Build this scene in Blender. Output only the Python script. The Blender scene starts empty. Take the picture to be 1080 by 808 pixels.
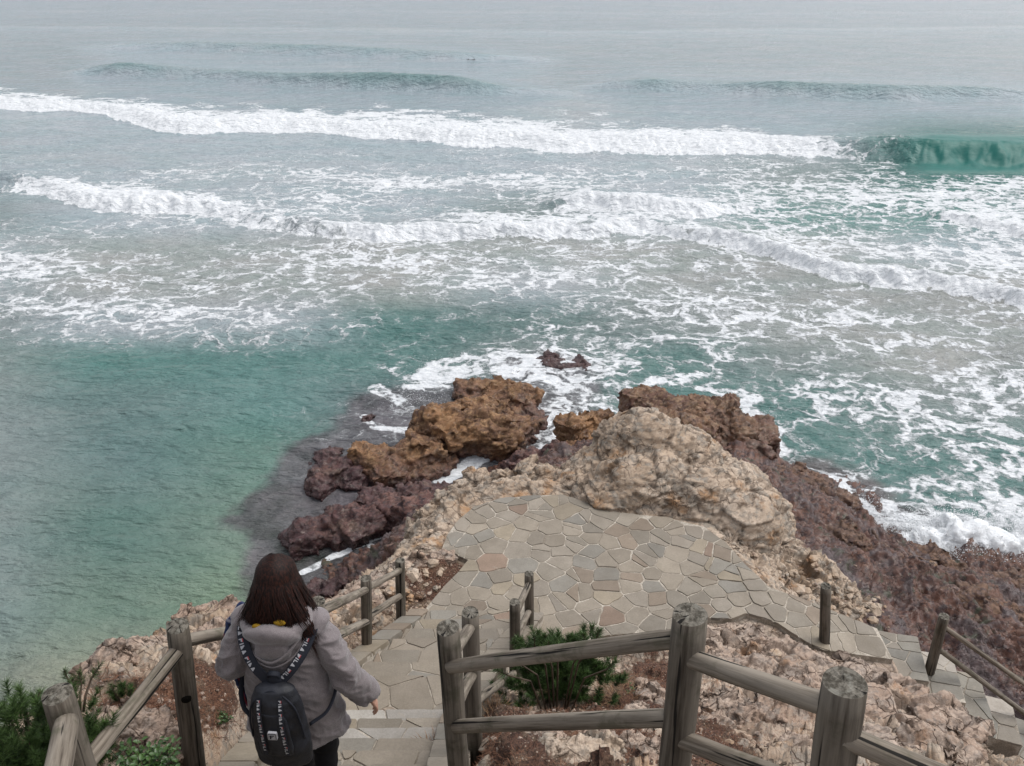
import bpy, bmesh, math, random
import numpy as np
from mathutils import Vector, Matrix, Quaternion

random.seed(7)
RNG = np.random.default_rng(11)
S = bpy.context.scene
COL = S.collection

# ------------------------------------------------------------------ camera numbers
H = 10.0                                   # camera height above the sea
F_PX = 880.0
PITCH = math.radians(28.0)
CP, SP = math.cos(PITCH), math.sin(PITCH)

def P(px, py, d):
    """world point seen at photo pixel (px,py), at depth d along the lens axis"""
    u = (px - 540.0) / F_PX
    v = (py - 404.0) / F_PX
    return Vector((u * d, d * (CP - v * SP), H - d * (SP + v * CP)))

def PD(px, py, down):
    v = (py - 404.0) / F_PX
    return P(px, py, down / (SP + v * CP))

def proj(x, y, z):
    down = H - z
    d = y * CP + down * SP
    d = np.maximum(d, 0.3)
    return 540 + F_PX * x / d, 404 + F_PX * (down * CP - y * SP) / d

# ------------------------------------------------------------------ numpy noise
def _hash(ix, iy, iz, seed):
    h = (ix.astype(np.uint32) * np.uint32(374761393) + iy.astype(np.uint32) * np.uint32(668265263)
         + iz.astype(np.uint32) * np.uint32(2246822519) + np.uint32((seed * 3266489917) & 0xffffffff))
    h ^= h >> np.uint32(13)
    h *= np.uint32(1274126177)
    h ^= h >> np.uint32(16)
    h *= np.uint32(2654435761)
    h ^= h >> np.uint32(15)
    return (h & np.uint32(0xffffff)).astype(np.float32) / np.float32(0xffffff)

def vnoise(p, seed=0):
    """value noise in -1..1 at points p (N,3)"""
    f = np.floor(p)
    i = f.astype(np.int64)
    t = (p - f).astype(np.float32)
    t = t * t * t * (t * (t * 6 - 15) + 10)
    ix, iy, iz = i[:, 0], i[:, 1], i[:, 2]
    r = 0
    for dx in (0, 1):
        wx = t[:, 0] if dx else 1 - t[:, 0]
        for dy in (0, 1):
            wy = t[:, 1] if dy else 1 - t[:, 1]
            for dz in (0, 1):
                wz = t[:, 2] if dz else 1 - t[:, 2]
                r = r + wx * wy * wz * _hash(ix + dx, iy + dy, iz + dz, seed)
    return r * 2 - 1

ROT = np.array([[0.36, 0.48, -0.8], [-0.8, 0.6, 0.0], [0.48, 0.64, 0.6]])

def fbm(p, scale, octs=4, seed=0, gain=0.5):
    q = p * scale
    r = 0
    a = 1.0
    for o in range(octs):
        r = r + a * vnoise(q, seed + o)
        q = (q @ ROT) * 2.03 + 11.7
        a *= gain
    return r

def ridged(p, scale, octs=4, seed=0):
    q = p * scale
    r = 0
    a = 1.0
    for o in range(octs):
        r = r + a * (1 - 2 * np.abs(vnoise(q, seed + o)))
        q = (q @ ROT) * 2.03 + 5.1
        a *= 0.5
    return r

def worley(p, seed=0):
    """returns F1, F2, random of cell, facet height (a tilted plane per cell)"""
    f = np.floor(p)
    i = f.astype(np.int64)
    n = len(p)
    b1 = np.full(n, 9.0, np.float32)
    b2 = np.full(n, 9.0, np.float32)
    rid = np.zeros(n, np.float32)
    fac = np.zeros(n, np.float32)
    for dx in (-1, 0, 1):
        for dy in (-1, 0, 1):
            for dz in (-1, 0, 1):
                cx, cy, cz = i[:, 0] + dx, i[:, 1] + dy, i[:, 2] + dz
                ox = _hash(cx, cy, cz, seed)
                oy = _hash(cx, cy, cz, seed + 1)
                oz = _hash(cx, cy, cz, seed + 2)
                ex, ey, ez = p[:, 0] - cx - ox, p[:, 1] - cy - oy, p[:, 2] - cz - oz
                d = np.sqrt(ex * ex + ey * ey + ez * ez).astype(np.float32)
                pl = (ex * (_hash(cx, cy, cz, seed + 3) - .5) + ey * (_hash(cx, cy, cz, seed + 4) - .5)
                      + ez * (_hash(cx, cy, cz, seed + 5) - .5)).astype(np.float32)
                new = d < b1
                b2 = np.where(new, b1, np.minimum(b2, d))
                rid = np.where(new, ox, rid)
                fac = np.where(new, pl, fac)
                b1 = np.where(new, d, b1)
    return b1, b2, rid, fac

def smooth(a, b, x):
    t = np.clip((x - a) / (b - a), 0, 1)
    return t * t * (3 - 2 * t)

def rock_disp(p, s=1.0, seed=0, want_crack=False):
    """blocky, fractured relief in metres"""
    w = p + 0.10 * s * np.stack([vnoise(p * 2.1 / s, seed + 40), vnoise(p * 2.1 / s, seed + 41), vnoise(p * 2.1 / s, seed + 42)], 1)
    f1, f2, r1, c1 = worley(w * np.array([1.3, 1.7, 2.6]) / s, seed)
    g1, g2, r2, c2 = worley(w * np.array([4.0, 5.2, 7.6]) / s, seed + 9)
    h1, h2, r3, c3 = worley(w * np.array([12., 15., 19.]) / s, seed + 19)
    k1, k2, k3 = np.exp(-(f2 - f1) * 26), np.exp(-(g2 - g1) * 18), np.exp(-(h2 - h1) * 14)
    d = 0.07 * (r1 - .5) + 0.60 * c1 - 0.05 * k1
    d += 0.030 * (r2 - .5) + 0.24 * c2 - 0.016 * k2
    d += 0.008 * (r3 - .5) + 0.060 * c3 - 0.005 * k3
    # tilted bedding: sharp ledges
    wob_ = fbm(p, 1.3 / s, 3, seed + 66)
    for (fx, fy, fz, fr, am) in ((.25, -.35, .90, 3.1, .085), (.30, -.25, .92, 8.7, .034)):
        t_ = (w @ np.array([fx, fy, fz])) * fr / s + wob_ * (.45 if fr < 5 else .8)
        fr_ = t_ - np.floor(t_)
        d += am * (fr_ ** 2.2 - .35) * smooth(-.5, .4, vnoise(p * 1.7 / s + 9.1, seed + 68))
    d += 0.03 * fbm(p, 1.6 / s, 2, seed + 60) + 0.006 * fbm(p, 26 / s, 2, seed + 63)
    if want_crack:
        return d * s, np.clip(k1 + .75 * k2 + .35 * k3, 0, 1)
    return d * s

# ------------------------------------------------------------------ object helpers
def tag(o, label=None, cat=None, group=None, kind=None):
    if label: o['label'] = label
    if cat: o['category'] = cat
    if group: o['group'] = group
    if kind: o['kind'] = kind
    return o

def empty(name, loc, rz=0.0):
    o = bpy.data.objects.new(name, None)
    o.empty_display_size = 0.1
    o.location = loc
    o.rotation_euler = (0, 0, rz)
    COL.objects.link(o)
    return o

def mesh_np(name, verts, faces, mat, parent=None, smooth_sh=True):
    """verts (N,3); faces (M,k) with constant k"""
    me = bpy.data.meshes.new(name)
    verts = np.asarray(verts, np.float32)
    faces = np.asarray(faces, np.int32)
    me.vertices.add(len(verts))
    me.vertices.foreach_set('co', verts.ravel())
    k = faces.shape[1]
    me.loops.add(faces.size)
    me.loops.foreach_set('vertex_index', faces.ravel())
    me.polygons.add(len(faces))
    me.polygons.foreach_set('loop_start', np.arange(0, faces.size, k, dtype=np.int32))
    me.polygons.foreach_set('loop_total', np.full(len(faces), k, np.int32))
    me.polygons.foreach_set('use_smooth', np.full(len(faces), smooth_sh, bool))
    me.update(calc_edges=True)
    for m in (mat if isinstance(mat, (list, tuple)) else [mat]):
        me.materials.append(m)
    o = bpy.data.objects.new(name, me)
    COL.objects.link(o)
    if parent: o.parent = parent
    return o

def attr(o, name, vals, kind='FLOAT'):
    a = o.data.attributes.new(name, kind, 'POINT')
    vals = np.asarray(vals, np.float32)
    if kind == 'FLOAT':
        a.data.foreach_set('value', vals.ravel())
    else:
        if vals.shape[1] == 3:
            vals = np.concatenate([vals, np.ones((len(vals), 1), np.float32)], 1)
        a.data.foreach_set('color', vals.ravel())

def from_bm(name, bm, mat, parent=None, smooth_sh=True):
    me = bpy.data.meshes.new(name)
    bm.normal_update()
    bm.to_mesh(me)
    bm.free()
    for m in (mat if isinstance(mat, (list, tuple)) else [mat]):
        me.materials.append(m)
    me.polygons.foreach_set('use_smooth', np.full(len(me.polygons), smooth_sh, bool))
    o = bpy.data.objects.new(name, me)
    COL.objects.link(o)
    if parent: o.parent = parent
    return o

def grid_faces(nr, nc):
    a = np.arange(nr * nc).reshape(nr, nc)
    return np.stack([a[:-1, :-1], a[:-1, 1:], a[1:, 1:], a[1:, :-1]], -1).reshape(-1, 4)

def verts_of(me):
    a = np.empty(len(me.vertices) * 3, np.float32)
    me.vertices.foreach_get('co', a)
    return a.reshape(-1, 3)

def normals_of(me):
    a = np.empty(len(me.vertices) * 3, np.float32)
    me.vertices.foreach_get('normal', a)
    return a.reshape(-1, 3)

def set_verts(me, v):
    me.vertices.foreach_set('co', np.asarray(v, np.float32).ravel())
    me.update()

def bm_ellipsoid(bm, c, r, rot=None, seg=24):
    m = Matrix.Translation(Vector(c)) @ ((rot or Matrix.Identity(3)).to_4x4()) @ Matrix.Diagonal((*r, 1.0))
    bmesh.ops.create_uvsphere(bm, u_segments=seg, v_segments=seg // 2 + 2, radius=1.0, matrix=m)

def frames(pts):
    """parallel transport frames along a polyline"""
    T = []
    n = len(pts)
    for i in range(n):
        a = pts[max(i - 1, 0)]
        b = pts[min(i + 1, n - 1)]
        T.append((b - a).normalized())
    ref = Vector((0, 0, 1)) if abs(T[0].z) < 0.9 else Vector((1, 0, 0))
    N = [(ref - T[0] * ref.dot(T[0])).normalized()]
    for i in range(1, n):
        v = N[-1] - T[i] * N[-1].dot(T[i])
        N.append(v.normalized())
    return T, N

def bm_tube(bm, pts, rad, seg=12, squash=1.0, up=None, caps=True):
    """swept tube; rad a number or list of numbers or (ra, rb) pairs"""
    pts = [Vector(p) for p in pts]
    T, N = frames(pts)
    rings = []
    for i, p in enumerate(pts):
        r = rad[i] if isinstance(rad, (list, tuple)) else rad
        ra, rb = r if isinstance(r, (list, tuple)) else (r, r * squash)
        n = N[i]
        if up is not None:
            n = (Vector(up) - T[i] * Vector(up).dot(T[i])).normalized()
        b = T[i].cross(n)
        rings.append([bm.verts.new(p + n * math.cos(a) * ra + b * math.sin(a) * rb)
                      for a in (2 * math.pi * k / seg for k in range(seg))])
    for i in range(len(rings) - 1):
        for k in range(seg):
            bm.faces.new((rings[i][k], rings[i][(k + 1) % seg], rings[i + 1][(k + 1) % seg], rings[i + 1][k]))
    if caps:
        bm.faces.new(list(reversed(rings[0])))
        bm.faces.new(rings[-1])

def spline(pts, n=8):
    pts = [Vector(p) for p in pts]
    q = [pts[0] * 2 - pts[1]] + pts + [pts[-1] * 2 - pts[-2]]
    out = []
    for i in range(1, len(q) - 2):
        for k in range(n):
            t = k / n
            a, b, c, d = q[i - 1], q[i], q[i + 1], q[i + 2]
            out.append(0.5 * ((2 * b) + (c - a) * t + (2 * a - 5 * b + 4 * c - d) * t * t + (3 * b - a - 3 * c + d) * t ** 3))
    out.append(pts[-1])
    return out

def bm_box(bm, c, size, rot=None, bevel=0.0):
    m = Matrix.Translation(Vector(c)) @ ((rot or Matrix.Identity(3)).to_4x4()) @ Matrix.Diagonal((*size, 1.0))
    r = bmesh.ops.create_cube(bm, size=1.0, matrix=m)
    if bevel:
        es = {e for v in r['verts'] for e in v.link_edges}
        bmesh.ops.bevel(bm, geom=list(es), offset=bevel, segments=3, affect='EDGES', profile=0.6)

def remesh(bm, voxel, smooth_it=0):
    """one continuous surface out of overlapping shapes; returns a mesh"""
    bm.normal_update()
    me = bpy.data.meshes.new('tmp')
    bm.to_mesh(me)
    bm.free()
    o = bpy.data.objects.new('tmp', me)
    COL.objects.link(o)
    md = o.modifiers.new('r', 'REMESH')
    md.mode = 'VOXEL'
    md.voxel_size = voxel
    if smooth_it:
        sm = o.modifiers.new('s', 'SMOOTH')
        sm.iterations = smooth_it
        sm.factor = 0.5
    dg = bpy.context.evaluated_depsgraph_get()
    dg.update()
    out = bpy.data.meshes.new_from_object(o.evaluated_get(dg))
    bpy.data.objects.remove(o)
    bpy.data.meshes.remove(me)
    out.polygons.foreach_set('use_smooth', np.full(len(out.polygons), True, bool))
    return out

def link_mesh(name, me, mat, parent=None):
    me.name = name
    me.materials.clear()
    for m in (mat if isinstance(mat, (list, tuple)) else [mat]):
        me.materials.append(m)
    o = bpy.data.objects.new(name, me)
    COL.objects.link(o)
    if parent: o.parent = parent
    return o

# ------------------------------------------------------------------ node helpers
class NT:
    def __init__(self, name, disp=None):
        self.m = bpy.data.materials.new(name)
        self.m.use_nodes = True
        self.t = self.m.node_tree
        self.t.nodes.clear()
        self.out = self.t.nodes.new('ShaderNodeOutputMaterial')
        self.b = self.t.nodes.new('ShaderNodeBsdfPrincipled')
        self.t.links.new(self.b.outputs[0], self.out.inputs[0])

    def n(self, typ, ins=None, **kw):
        x = self.t.nodes.new(typ)
        for k, v in kw.items():
            setattr(x, k, v)
        for k, v in (ins or {}).items():
            self.set(x.inputs[k], v)
        return x

    def set(self, sock, v):
        if isinstance(v, bpy.types.NodeSocket):
            self.t.links.new(v, sock)
        elif isinstance(v, bpy.types.Node):
            self.t.links.new(v.outputs[0], sock)
        else:
            if sock.type == 'RGBA' and len(v) == 3:
                v = (*v, 1)
            sock.default_value = v

    def p(self, **kw):
        names = dict(color='Base Color', rough='Roughness', normal='Normal', spec='Specular IOR Level',
                     metal='Metallic', ior='IOR', sheen='Sheen Weight', sss='Subsurface Weight', coat='Coat Weight')
        for k, v in kw.items():
            self.set(self.b.inputs[names[k]], v)

    def coord(self, which='Object'):
        return self.n('ShaderNodeTexCoord').outputs[which]

    def pos(self):
        return self.n('ShaderNodeNewGeometry').outputs['Position']

    def mapping(self, vec, scale=(1, 1, 1), rot=(0, 0, 0), loc=(0, 0, 0)):
        return self.n('ShaderNodeMapping', {'Vector': vec, 'Scale': scale, 'Rotation': rot, 'Location': loc}).outputs[0]

    def noise(self, vec, scale=5, detail=4, rough=0.5, dist=0.0, out=0):
        return self.n('ShaderNodeTexNoise', {'Vector': vec, 'Scale': scale, 'Detail': detail, 'Roughness': rough, 'Distortion': dist}).outputs[out]

    def voro(self, vec, scale=5, feature='F1', out=0, rand=1.0, dims='3D'):
        x = self.n('ShaderNodeTexVoronoi', feature=feature, voronoi_dimensions=dims)
        self.set(x.inputs['Vector'], vec)
        self.set(x.inputs['Scale'], scale)
        self.set(x.inputs['Randomness'], rand)
        return x.outputs[out]

    def ramp(self, fac, stops, interp='LINEAR'):
        x = self.n('ShaderNodeValToRGB', {'Fac': fac})
        cr = x.color_ramp
        cr.interpolation = interp
        while len(cr.elements) < len(stops):
            cr.elements.new(0.5)
        for e, (p, c) in zip(cr.elements, stops):
            e.position = p
            if not isinstance(c, (tuple, list)):
                c = (c, c, c)
            e.color = (*c[:3], 1)
        return x.outputs[0]

    def mix(self, fac, a, b, mode='MIX'):
        x = self.n('ShaderNodeMix', data_type='RGBA', blend_type=mode)
        self.set(x.inputs[0], fac)
        self.set(x.inputs[6], a)
        self.set(x.inputs[7], b)
        return x.outputs[2]

    def math(self, op, a, b=0.0, c=None, clamp=False):
        x = self.n('ShaderNodeMath', operation=op, use_clamp=clamp)
        self.set(x.inputs[0], a)
        self.set(x.inputs[1], b)
        if c is not None:
            self.set(x.inputs[2], c)
        return x.outputs[0]

    def mr(self, v, a, b, c=0.0, d=1.0, interp='SMOOTHSTEP'):
        x = self.n('ShaderNodeMapRange', interpolation_type=interp)
        for k, s in zip(('Value', 'From Min', 'From Max', 'To Min', 'To Max'), (v, a, b, c, d)):
            self.set(x.inputs[k], s)
        return x.outputs[0]

    def attr(self, name, out='Fac'):
        return self.n('ShaderNodeAttribute', attribute_name=name).outputs[out]

    def bump(self, h, strength=0.5, dist=0.01, normal=None):
        x = self.n('ShaderNodeBump', {'Height': h, 'Strength': strength, 'Distance': dist})
        if normal is not None:
            self.set(x.inputs['Normal'], normal)
        return x.outputs[0]

    def vadd(self, a, b):
        x = self.n('ShaderNodeVectorMath', operation='ADD')
        self.set(x.inputs[0], a)
        self.set(x.inputs[1], b)
        return x.outputs[0]

    def vscale(self, a, s):
        x = self.n('ShaderNodeVectorMath', operation='SCALE')
        self.set(x.inputs[0], a)
        self.set(x.inputs['Scale'], s)
        return x.outputs[0]

def srgb(r, g, b):
    def f(c):
        c /= 255.0
        return c / 12.92 if c <= 0.04045 else ((c + 0.055) / 1.055) ** 2.4
    return (f(r), f(g), f(b))

def simple(name, col, rough=0.6, spec=0.5, bump=None, var=0.0):
    m = NT(name)
    c = col
    if var:
        nz = m.noise(m.coord(), 6, 5)
        c = m.mix(m.mr(nz, .35, .65), tuple(x * (1 - var) for x in col), tuple(min(1, x * (1 + var)) for x in col))
    m.p(color=c, rough=rough, spec=spec)
    if bump:
        sc, st, di = bump
        m.p(normal=m.bump(m.noise(m.coord(), sc, 4), st, di))
    return m.m

# ------------------------------------------------------------------ materials
def rock_layers(m, co, palette, crack=1.0):
    """shared rock colouring: returns colour, height"""
    a, b, c, d = palette
    warp = m.vadd(co, m.vscale(m.noise(co, 3.0, 3, out=1), 0.25))
    n1 = m.noise(co, 1.1, 6, .6)
    n2 = m.noise(m.mapping(co, (1, 1, 2.2), (0.5, 0.3, 0)), 6.0, 8, .68)
    n3 = m.noise(co, 45, 4, .7)
    col = m.mix(m.mr(n1, .38, .62), a, b)
    col = m.mix(m.mr(n2, .47, .60), col, c)
    n4 = m.noise(m.mapping(co, (1, 1, 1), (0, 0, 0), (7, 3, 1)), 2.7, 7, .65)
    col = m.mix(m.mr(n4, .54, .68, 0, .85), col, d)
    v1 = m.voro(warp, 5.5, 'DISTANCE_TO_EDGE')
    v2 = m.voro(warp, 17.0, 'DISTANCE_TO_EDGE')
    ck = m.math('MULTIPLY', m.mr(v1, .0, .035), m.mr(v2, 0, .04, .8, 1))
    gate = m.mr(m.noise(co, 2.2, 3), .38, .55)
    ckm = m.math('MAXIMUM', ck, m.math('SUBTRACT', 1.0, gate))
    col = m.mix(m.math('MULTIPLY', m.math('SUBTRACT', 1.0, ckm), .75 * crack), col, (a[0] * .22, a[1] * .18, a[2] * .15))
    col = m.mix(m.mr(n3, .35, .65, 0, .28), col, m.mix(.5, col, (.02, .015, .01)), 'MIX')
    n5 = m.noise(m.mapping(co, loc=(17, 5, 9)), 9.0, 6, .7)
    col = m.mix(m.mr(n5, .56, .66, 0, .45), col, m.mix(.45, col, (.60, .54, .46)))
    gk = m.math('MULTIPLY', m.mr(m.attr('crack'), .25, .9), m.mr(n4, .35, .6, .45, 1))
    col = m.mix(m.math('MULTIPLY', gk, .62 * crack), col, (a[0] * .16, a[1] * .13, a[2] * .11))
    h = m.math('ADD', m.math('MULTIPLY', n2, .55), m.math('MULTIPLY', n3, .13))
    h = m.math('ADD', h, m.math('MULTIPLY', ckm, .22))
    h = m.math('ADD', h, m.math('MULTIPLY', m.mr(v2, 0, .25), .04))
    return col, h

TAN = [(.40, .30, .215), (.50, .40, .31), (.29, .25, .205), (.36, .20, .095)]
PINK = [(.37, .265, .20), (.45, .355, .285), (.29, .235, .195), (.30, .165, .085)]
OCHRE = [(.25, .128, .055), (.165, .085, .045), (.30, .175, .085), (.070, .034, .028)]
WINE = [(.105, .046, .042), (.175, .085, .066), (.04, .020, .022), (.20, .13, .095)]
SHELF = [(.100, .048, .036), (.145, .068, .044), (.055, .030, .028), (.185, .115, .09)]

def mat_terrain():
    m = NT('ground_rock_and_litter')
    co = m.pos()
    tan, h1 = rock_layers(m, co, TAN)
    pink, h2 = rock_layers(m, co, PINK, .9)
    col = m.mix(m.attr('pink'), tan, pink)
    # brown shelf of the tide zone
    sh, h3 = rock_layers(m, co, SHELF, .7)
    wn = m.noise(co, 1.3, 5, .6)
    sh = m.mix(m.mr(wn, .50, .62, 0, .85), sh, m.mix(m.noise(co, 20, 5), (.055, .042, .045), (.115, .088, .086)))
    sh = m.mix(m.mr(m.noise(m.mapping(co, loc=(4, 9, 2)), 2.3, 6, .65), .56, .66), sh, (.055, .055, .035))
    sh = m.mix(m.mr(m.noise(co, 7, 7, .75), .50, .66, 0, .75), sh, (.020, .012, .010))
    tide = m.attr('tide')
    tn = m.math('ADD', tide, m.math('MULTIPLY', m.math('SUBTRACT', m.noise(co, 4, 5, .6), .5), .7))
    tm = m.mr(tn, .42, .58)
    col = m.mix(tm, col, sh)
    # litter: rusty pine needles and earth
    lv = m.noise(m.mapping(co, (1, 1, 1)), 60, 5, .75)
    lv2 = m.noise(co, 5, 5, .6)
    lit = m.mix(m.mr(lv, .35, .68), (.045, .024, .017), (.17, .085, .055))
    lit = m.mix(m.mr(lv2, .45, .65), lit, m.mix(m.mr(lv, .4, .6), (.09, .06, .04), (.22, .155, .105)))
    lit = m.mix(m.mr(m.voro(co, 38, 'F1'), .12, .2), (.46, .37, .29), lit)
    s = m.attr('litter')
    sn = m.math('ADD', s, m.math('MULTIPLY', m.math('SUBTRACT', m.noise(co, 5.5, 7, .65), .5), 1.0))
    sm = m.mr(sn, .46, .56)
    col = m.mix(sm, col, lit)
    h = m.math('ADD', h1, m.math('MULTIPLY', m.math('MULTIPLY', lv, sm), .8))
    rough = m.math('SUBTRACT', .85, m.math('MULTIPLY', tm, m.mr(m.noise(co, 3, 4), .35, .65, .3, .62)))
    m.p(color=col, rough=rough, spec=.35, normal=m.bump(h, .9, .035))
    return m.m

def mat_rock(name, pal, wet_z=None, wetpal=None, crack=1.0, rough=.8, bump=.03, band=.5):
    m = NT(name)
    co = m.pos()
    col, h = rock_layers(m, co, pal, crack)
    r = rough
    if wetpal:
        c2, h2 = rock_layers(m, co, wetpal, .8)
        z = m.n('ShaderNodeSeparateXYZ', {0: co}).outputs[2]
        zz = m.math('ADD', z, m.math('MULTIPLY', m.math('SUBTRACT', m.noise(co, 2.1, 6, .65), .5), 1.1))
        f = m.mr(zz, wet_z - band, wet_z + band, 1, 0)
        sp = m.mr(m.noise(co, 11, 5, .7), .5, .64)
        c2 = m.mix(m.math('MULTIPLY', sp, .85), c2, (.018, .010, .011))
        col = m.mix(f, col, c2)
        r = m.math('SUBTRACT', rough, m.math('MULTIPLY', f, .42))
        h = m.math('ADD', h, m.math('MULTIPLY', m.math('MULTIPLY', m.noise(co, 24, 4, .7), f), .8))
    m.p(color=col, rough=r, spec=.4, normal=m.bump(h, .9, bump))
    return m.m

def mat_wood(name, dark=1.0):
    m = NT(name)
    co = m.coord()
    oi = m.n('ShaderNodeObjectInfo').outputs['Random']
    off = m.n('ShaderNodeCombineXYZ', {0: m.math('MULTIPLY', oi, 37.0), 1: m.math('MULTIPLY', oi, 11.0), 2: m.math('MULTIPLY', oi, 53.0)}).outputs[0]
    co = m.vadd(co, off)
    g = m.mapping(co, (60, 60, 2.2))
    n1 = m.noise(g, 1.0, 7, .65)
    n2 = m.noise(m.mapping(co, (14, 14, 1.3)), 1.0, 6, .6)
    n3 = m.noise(co, 7, 6, .65)
    col = m.mix(m.mr(n1, .3, .7), tuple(c * dark for c in (.060, .046, .034)), tuple(c * dark for c in (.235, .200, .160)))
    col = m.mix(m.mr(n2, .4, .66, 0, .65), col, tuple(c * dark for c in (.30, .262, .215)))
    col = m.mix(m.mr(n3, .5, .66, 0, .6), col, tuple(c * dark for c in (.075, .072, .045)))
    cr = m.noise(m.mapping(co, (38, 38, .9), loc=(3, 1, 5)), 1.0, 3, .5)
    crk = m.mr(cr, .355, .39)
    col = m.mix(m.math('SUBTRACT', 1.0, crk), col, (.012, .010, .008))
    h = m.math('ADD', m.math('MULTIPLY', n1, .5), m.math('MULTIPLY', crk, .6))
    m.p(color=col, rough=.85, spec=.25, normal=m.bump(h, .8, .004))
    return m.m

def mat_endgrain():
    # grey brown sawn face with a little lichen
    m = NT('sawn_post_top')
    co = m.coord()
    s = m.n('ShaderNodeSeparateXYZ', {0: co})
    ang = m.math('ARCTAN2', s.outputs[1], s.outputs[0])
    r = m.math('SQRT', m.math('ADD', m.math('MULTIPLY', s.outputs[0], s.outputs[0]), m.math('MULTIPLY', s.outputs[1], s.outputs[1])))
    oi = m.n('ShaderNodeObjectInfo').outputs['Random']
    av = m.n('ShaderNodeCombineXYZ', {0: m.math('MULTIPLY', ang, 1.6), 1: m.math('MULTIPLY', r, 9.0), 2: m.math('MULTIPLY', oi, 30.0)}).outputs[0]
    crack = m.mr(m.noise(av, 1.6, 2, .5), .35, .39)
    rings = m.n('ShaderNodeMath', {0: m.math('MULTIPLY', r, 900.0)}, operation='SINE').outputs[0]
    base = m.mix(m.mr(m.noise(co, 40, 5, .7), .4, .6), (.050, .044, .034), (.165, .150, .125))
    base = m.mix(m.mr(m.noise(co, 22, 4), .56, .66, 0, .7), base, (.22, .21, .18))
    base = m.mix(m.mr(rings, .2, 1, 0, .25), base, (.05, .045, .035))
    col = m.mix(m.math('SUBTRACT', 1.0, crack), base, (.008, .007, .006))
    m.p(color=col, rough=.9, spec=.2, normal=m.bump(m.math('ADD', crack, m.math('MULTIPLY', m.noise(co, 60, 4), .4)), .9, .006))
    return m.m

def mat_paving(name='flagstone'):
    m = NT(name)
    co = m.pos()
    c = m.attr('tone', 'Color')
    n1 = m.noise(co, 4, 6, .65)
    n2 = m.noise(co, 60, 4, .7)
    n3 = m.noise(co, 1.1, 4, .6)
    col = m.mix(m.mr(n1, .3, .7, 0, .5), c, m.mix(.55, c, (.10, .085, .065)))
    col = m.mix(m.mr(n2, .35, .65, 0, .3), col, m.mix(.6, col, (.06, .05, .04)))
    col = m.mix(m.mr(n3, .5, .7, 0, .3), col, (.24, .20, .16))
    st = m.noise(m.mapping(co, loc=(3, 3, 0)), 9, 6, .7)
    col = m.mix(m.mr(st, .62, .7, 0, .5), col, (.30, .26, .21))
    m.p(color=col, rough=m.mr(n1, .3, .7, .55, .8), spec=.4, normal=m.bump(m.math('ADD', m.math('MULTIPLY', n1, .6), m.math('MULTIPLY', n2, .25)), .7, .012))
    return m.m

def mat_mortar():
    m = NT('mortar')
    co = m.pos()
    n = m.noise(co, 3, 6, .7)
    n2 = m.noise(co, 70, 3)
    col = m.mix(m.mr(n, .38, .6), (.26, .225, .18), (.50, .45, .38))
    col = m.mix(m.mr(n2, .4, .6, 0, .4), col, (.12, .10, .08))
    m.p(color=col, rough=.9, spec=.2, normal=m.bump(n2, .6, .006))
    return m.m

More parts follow.
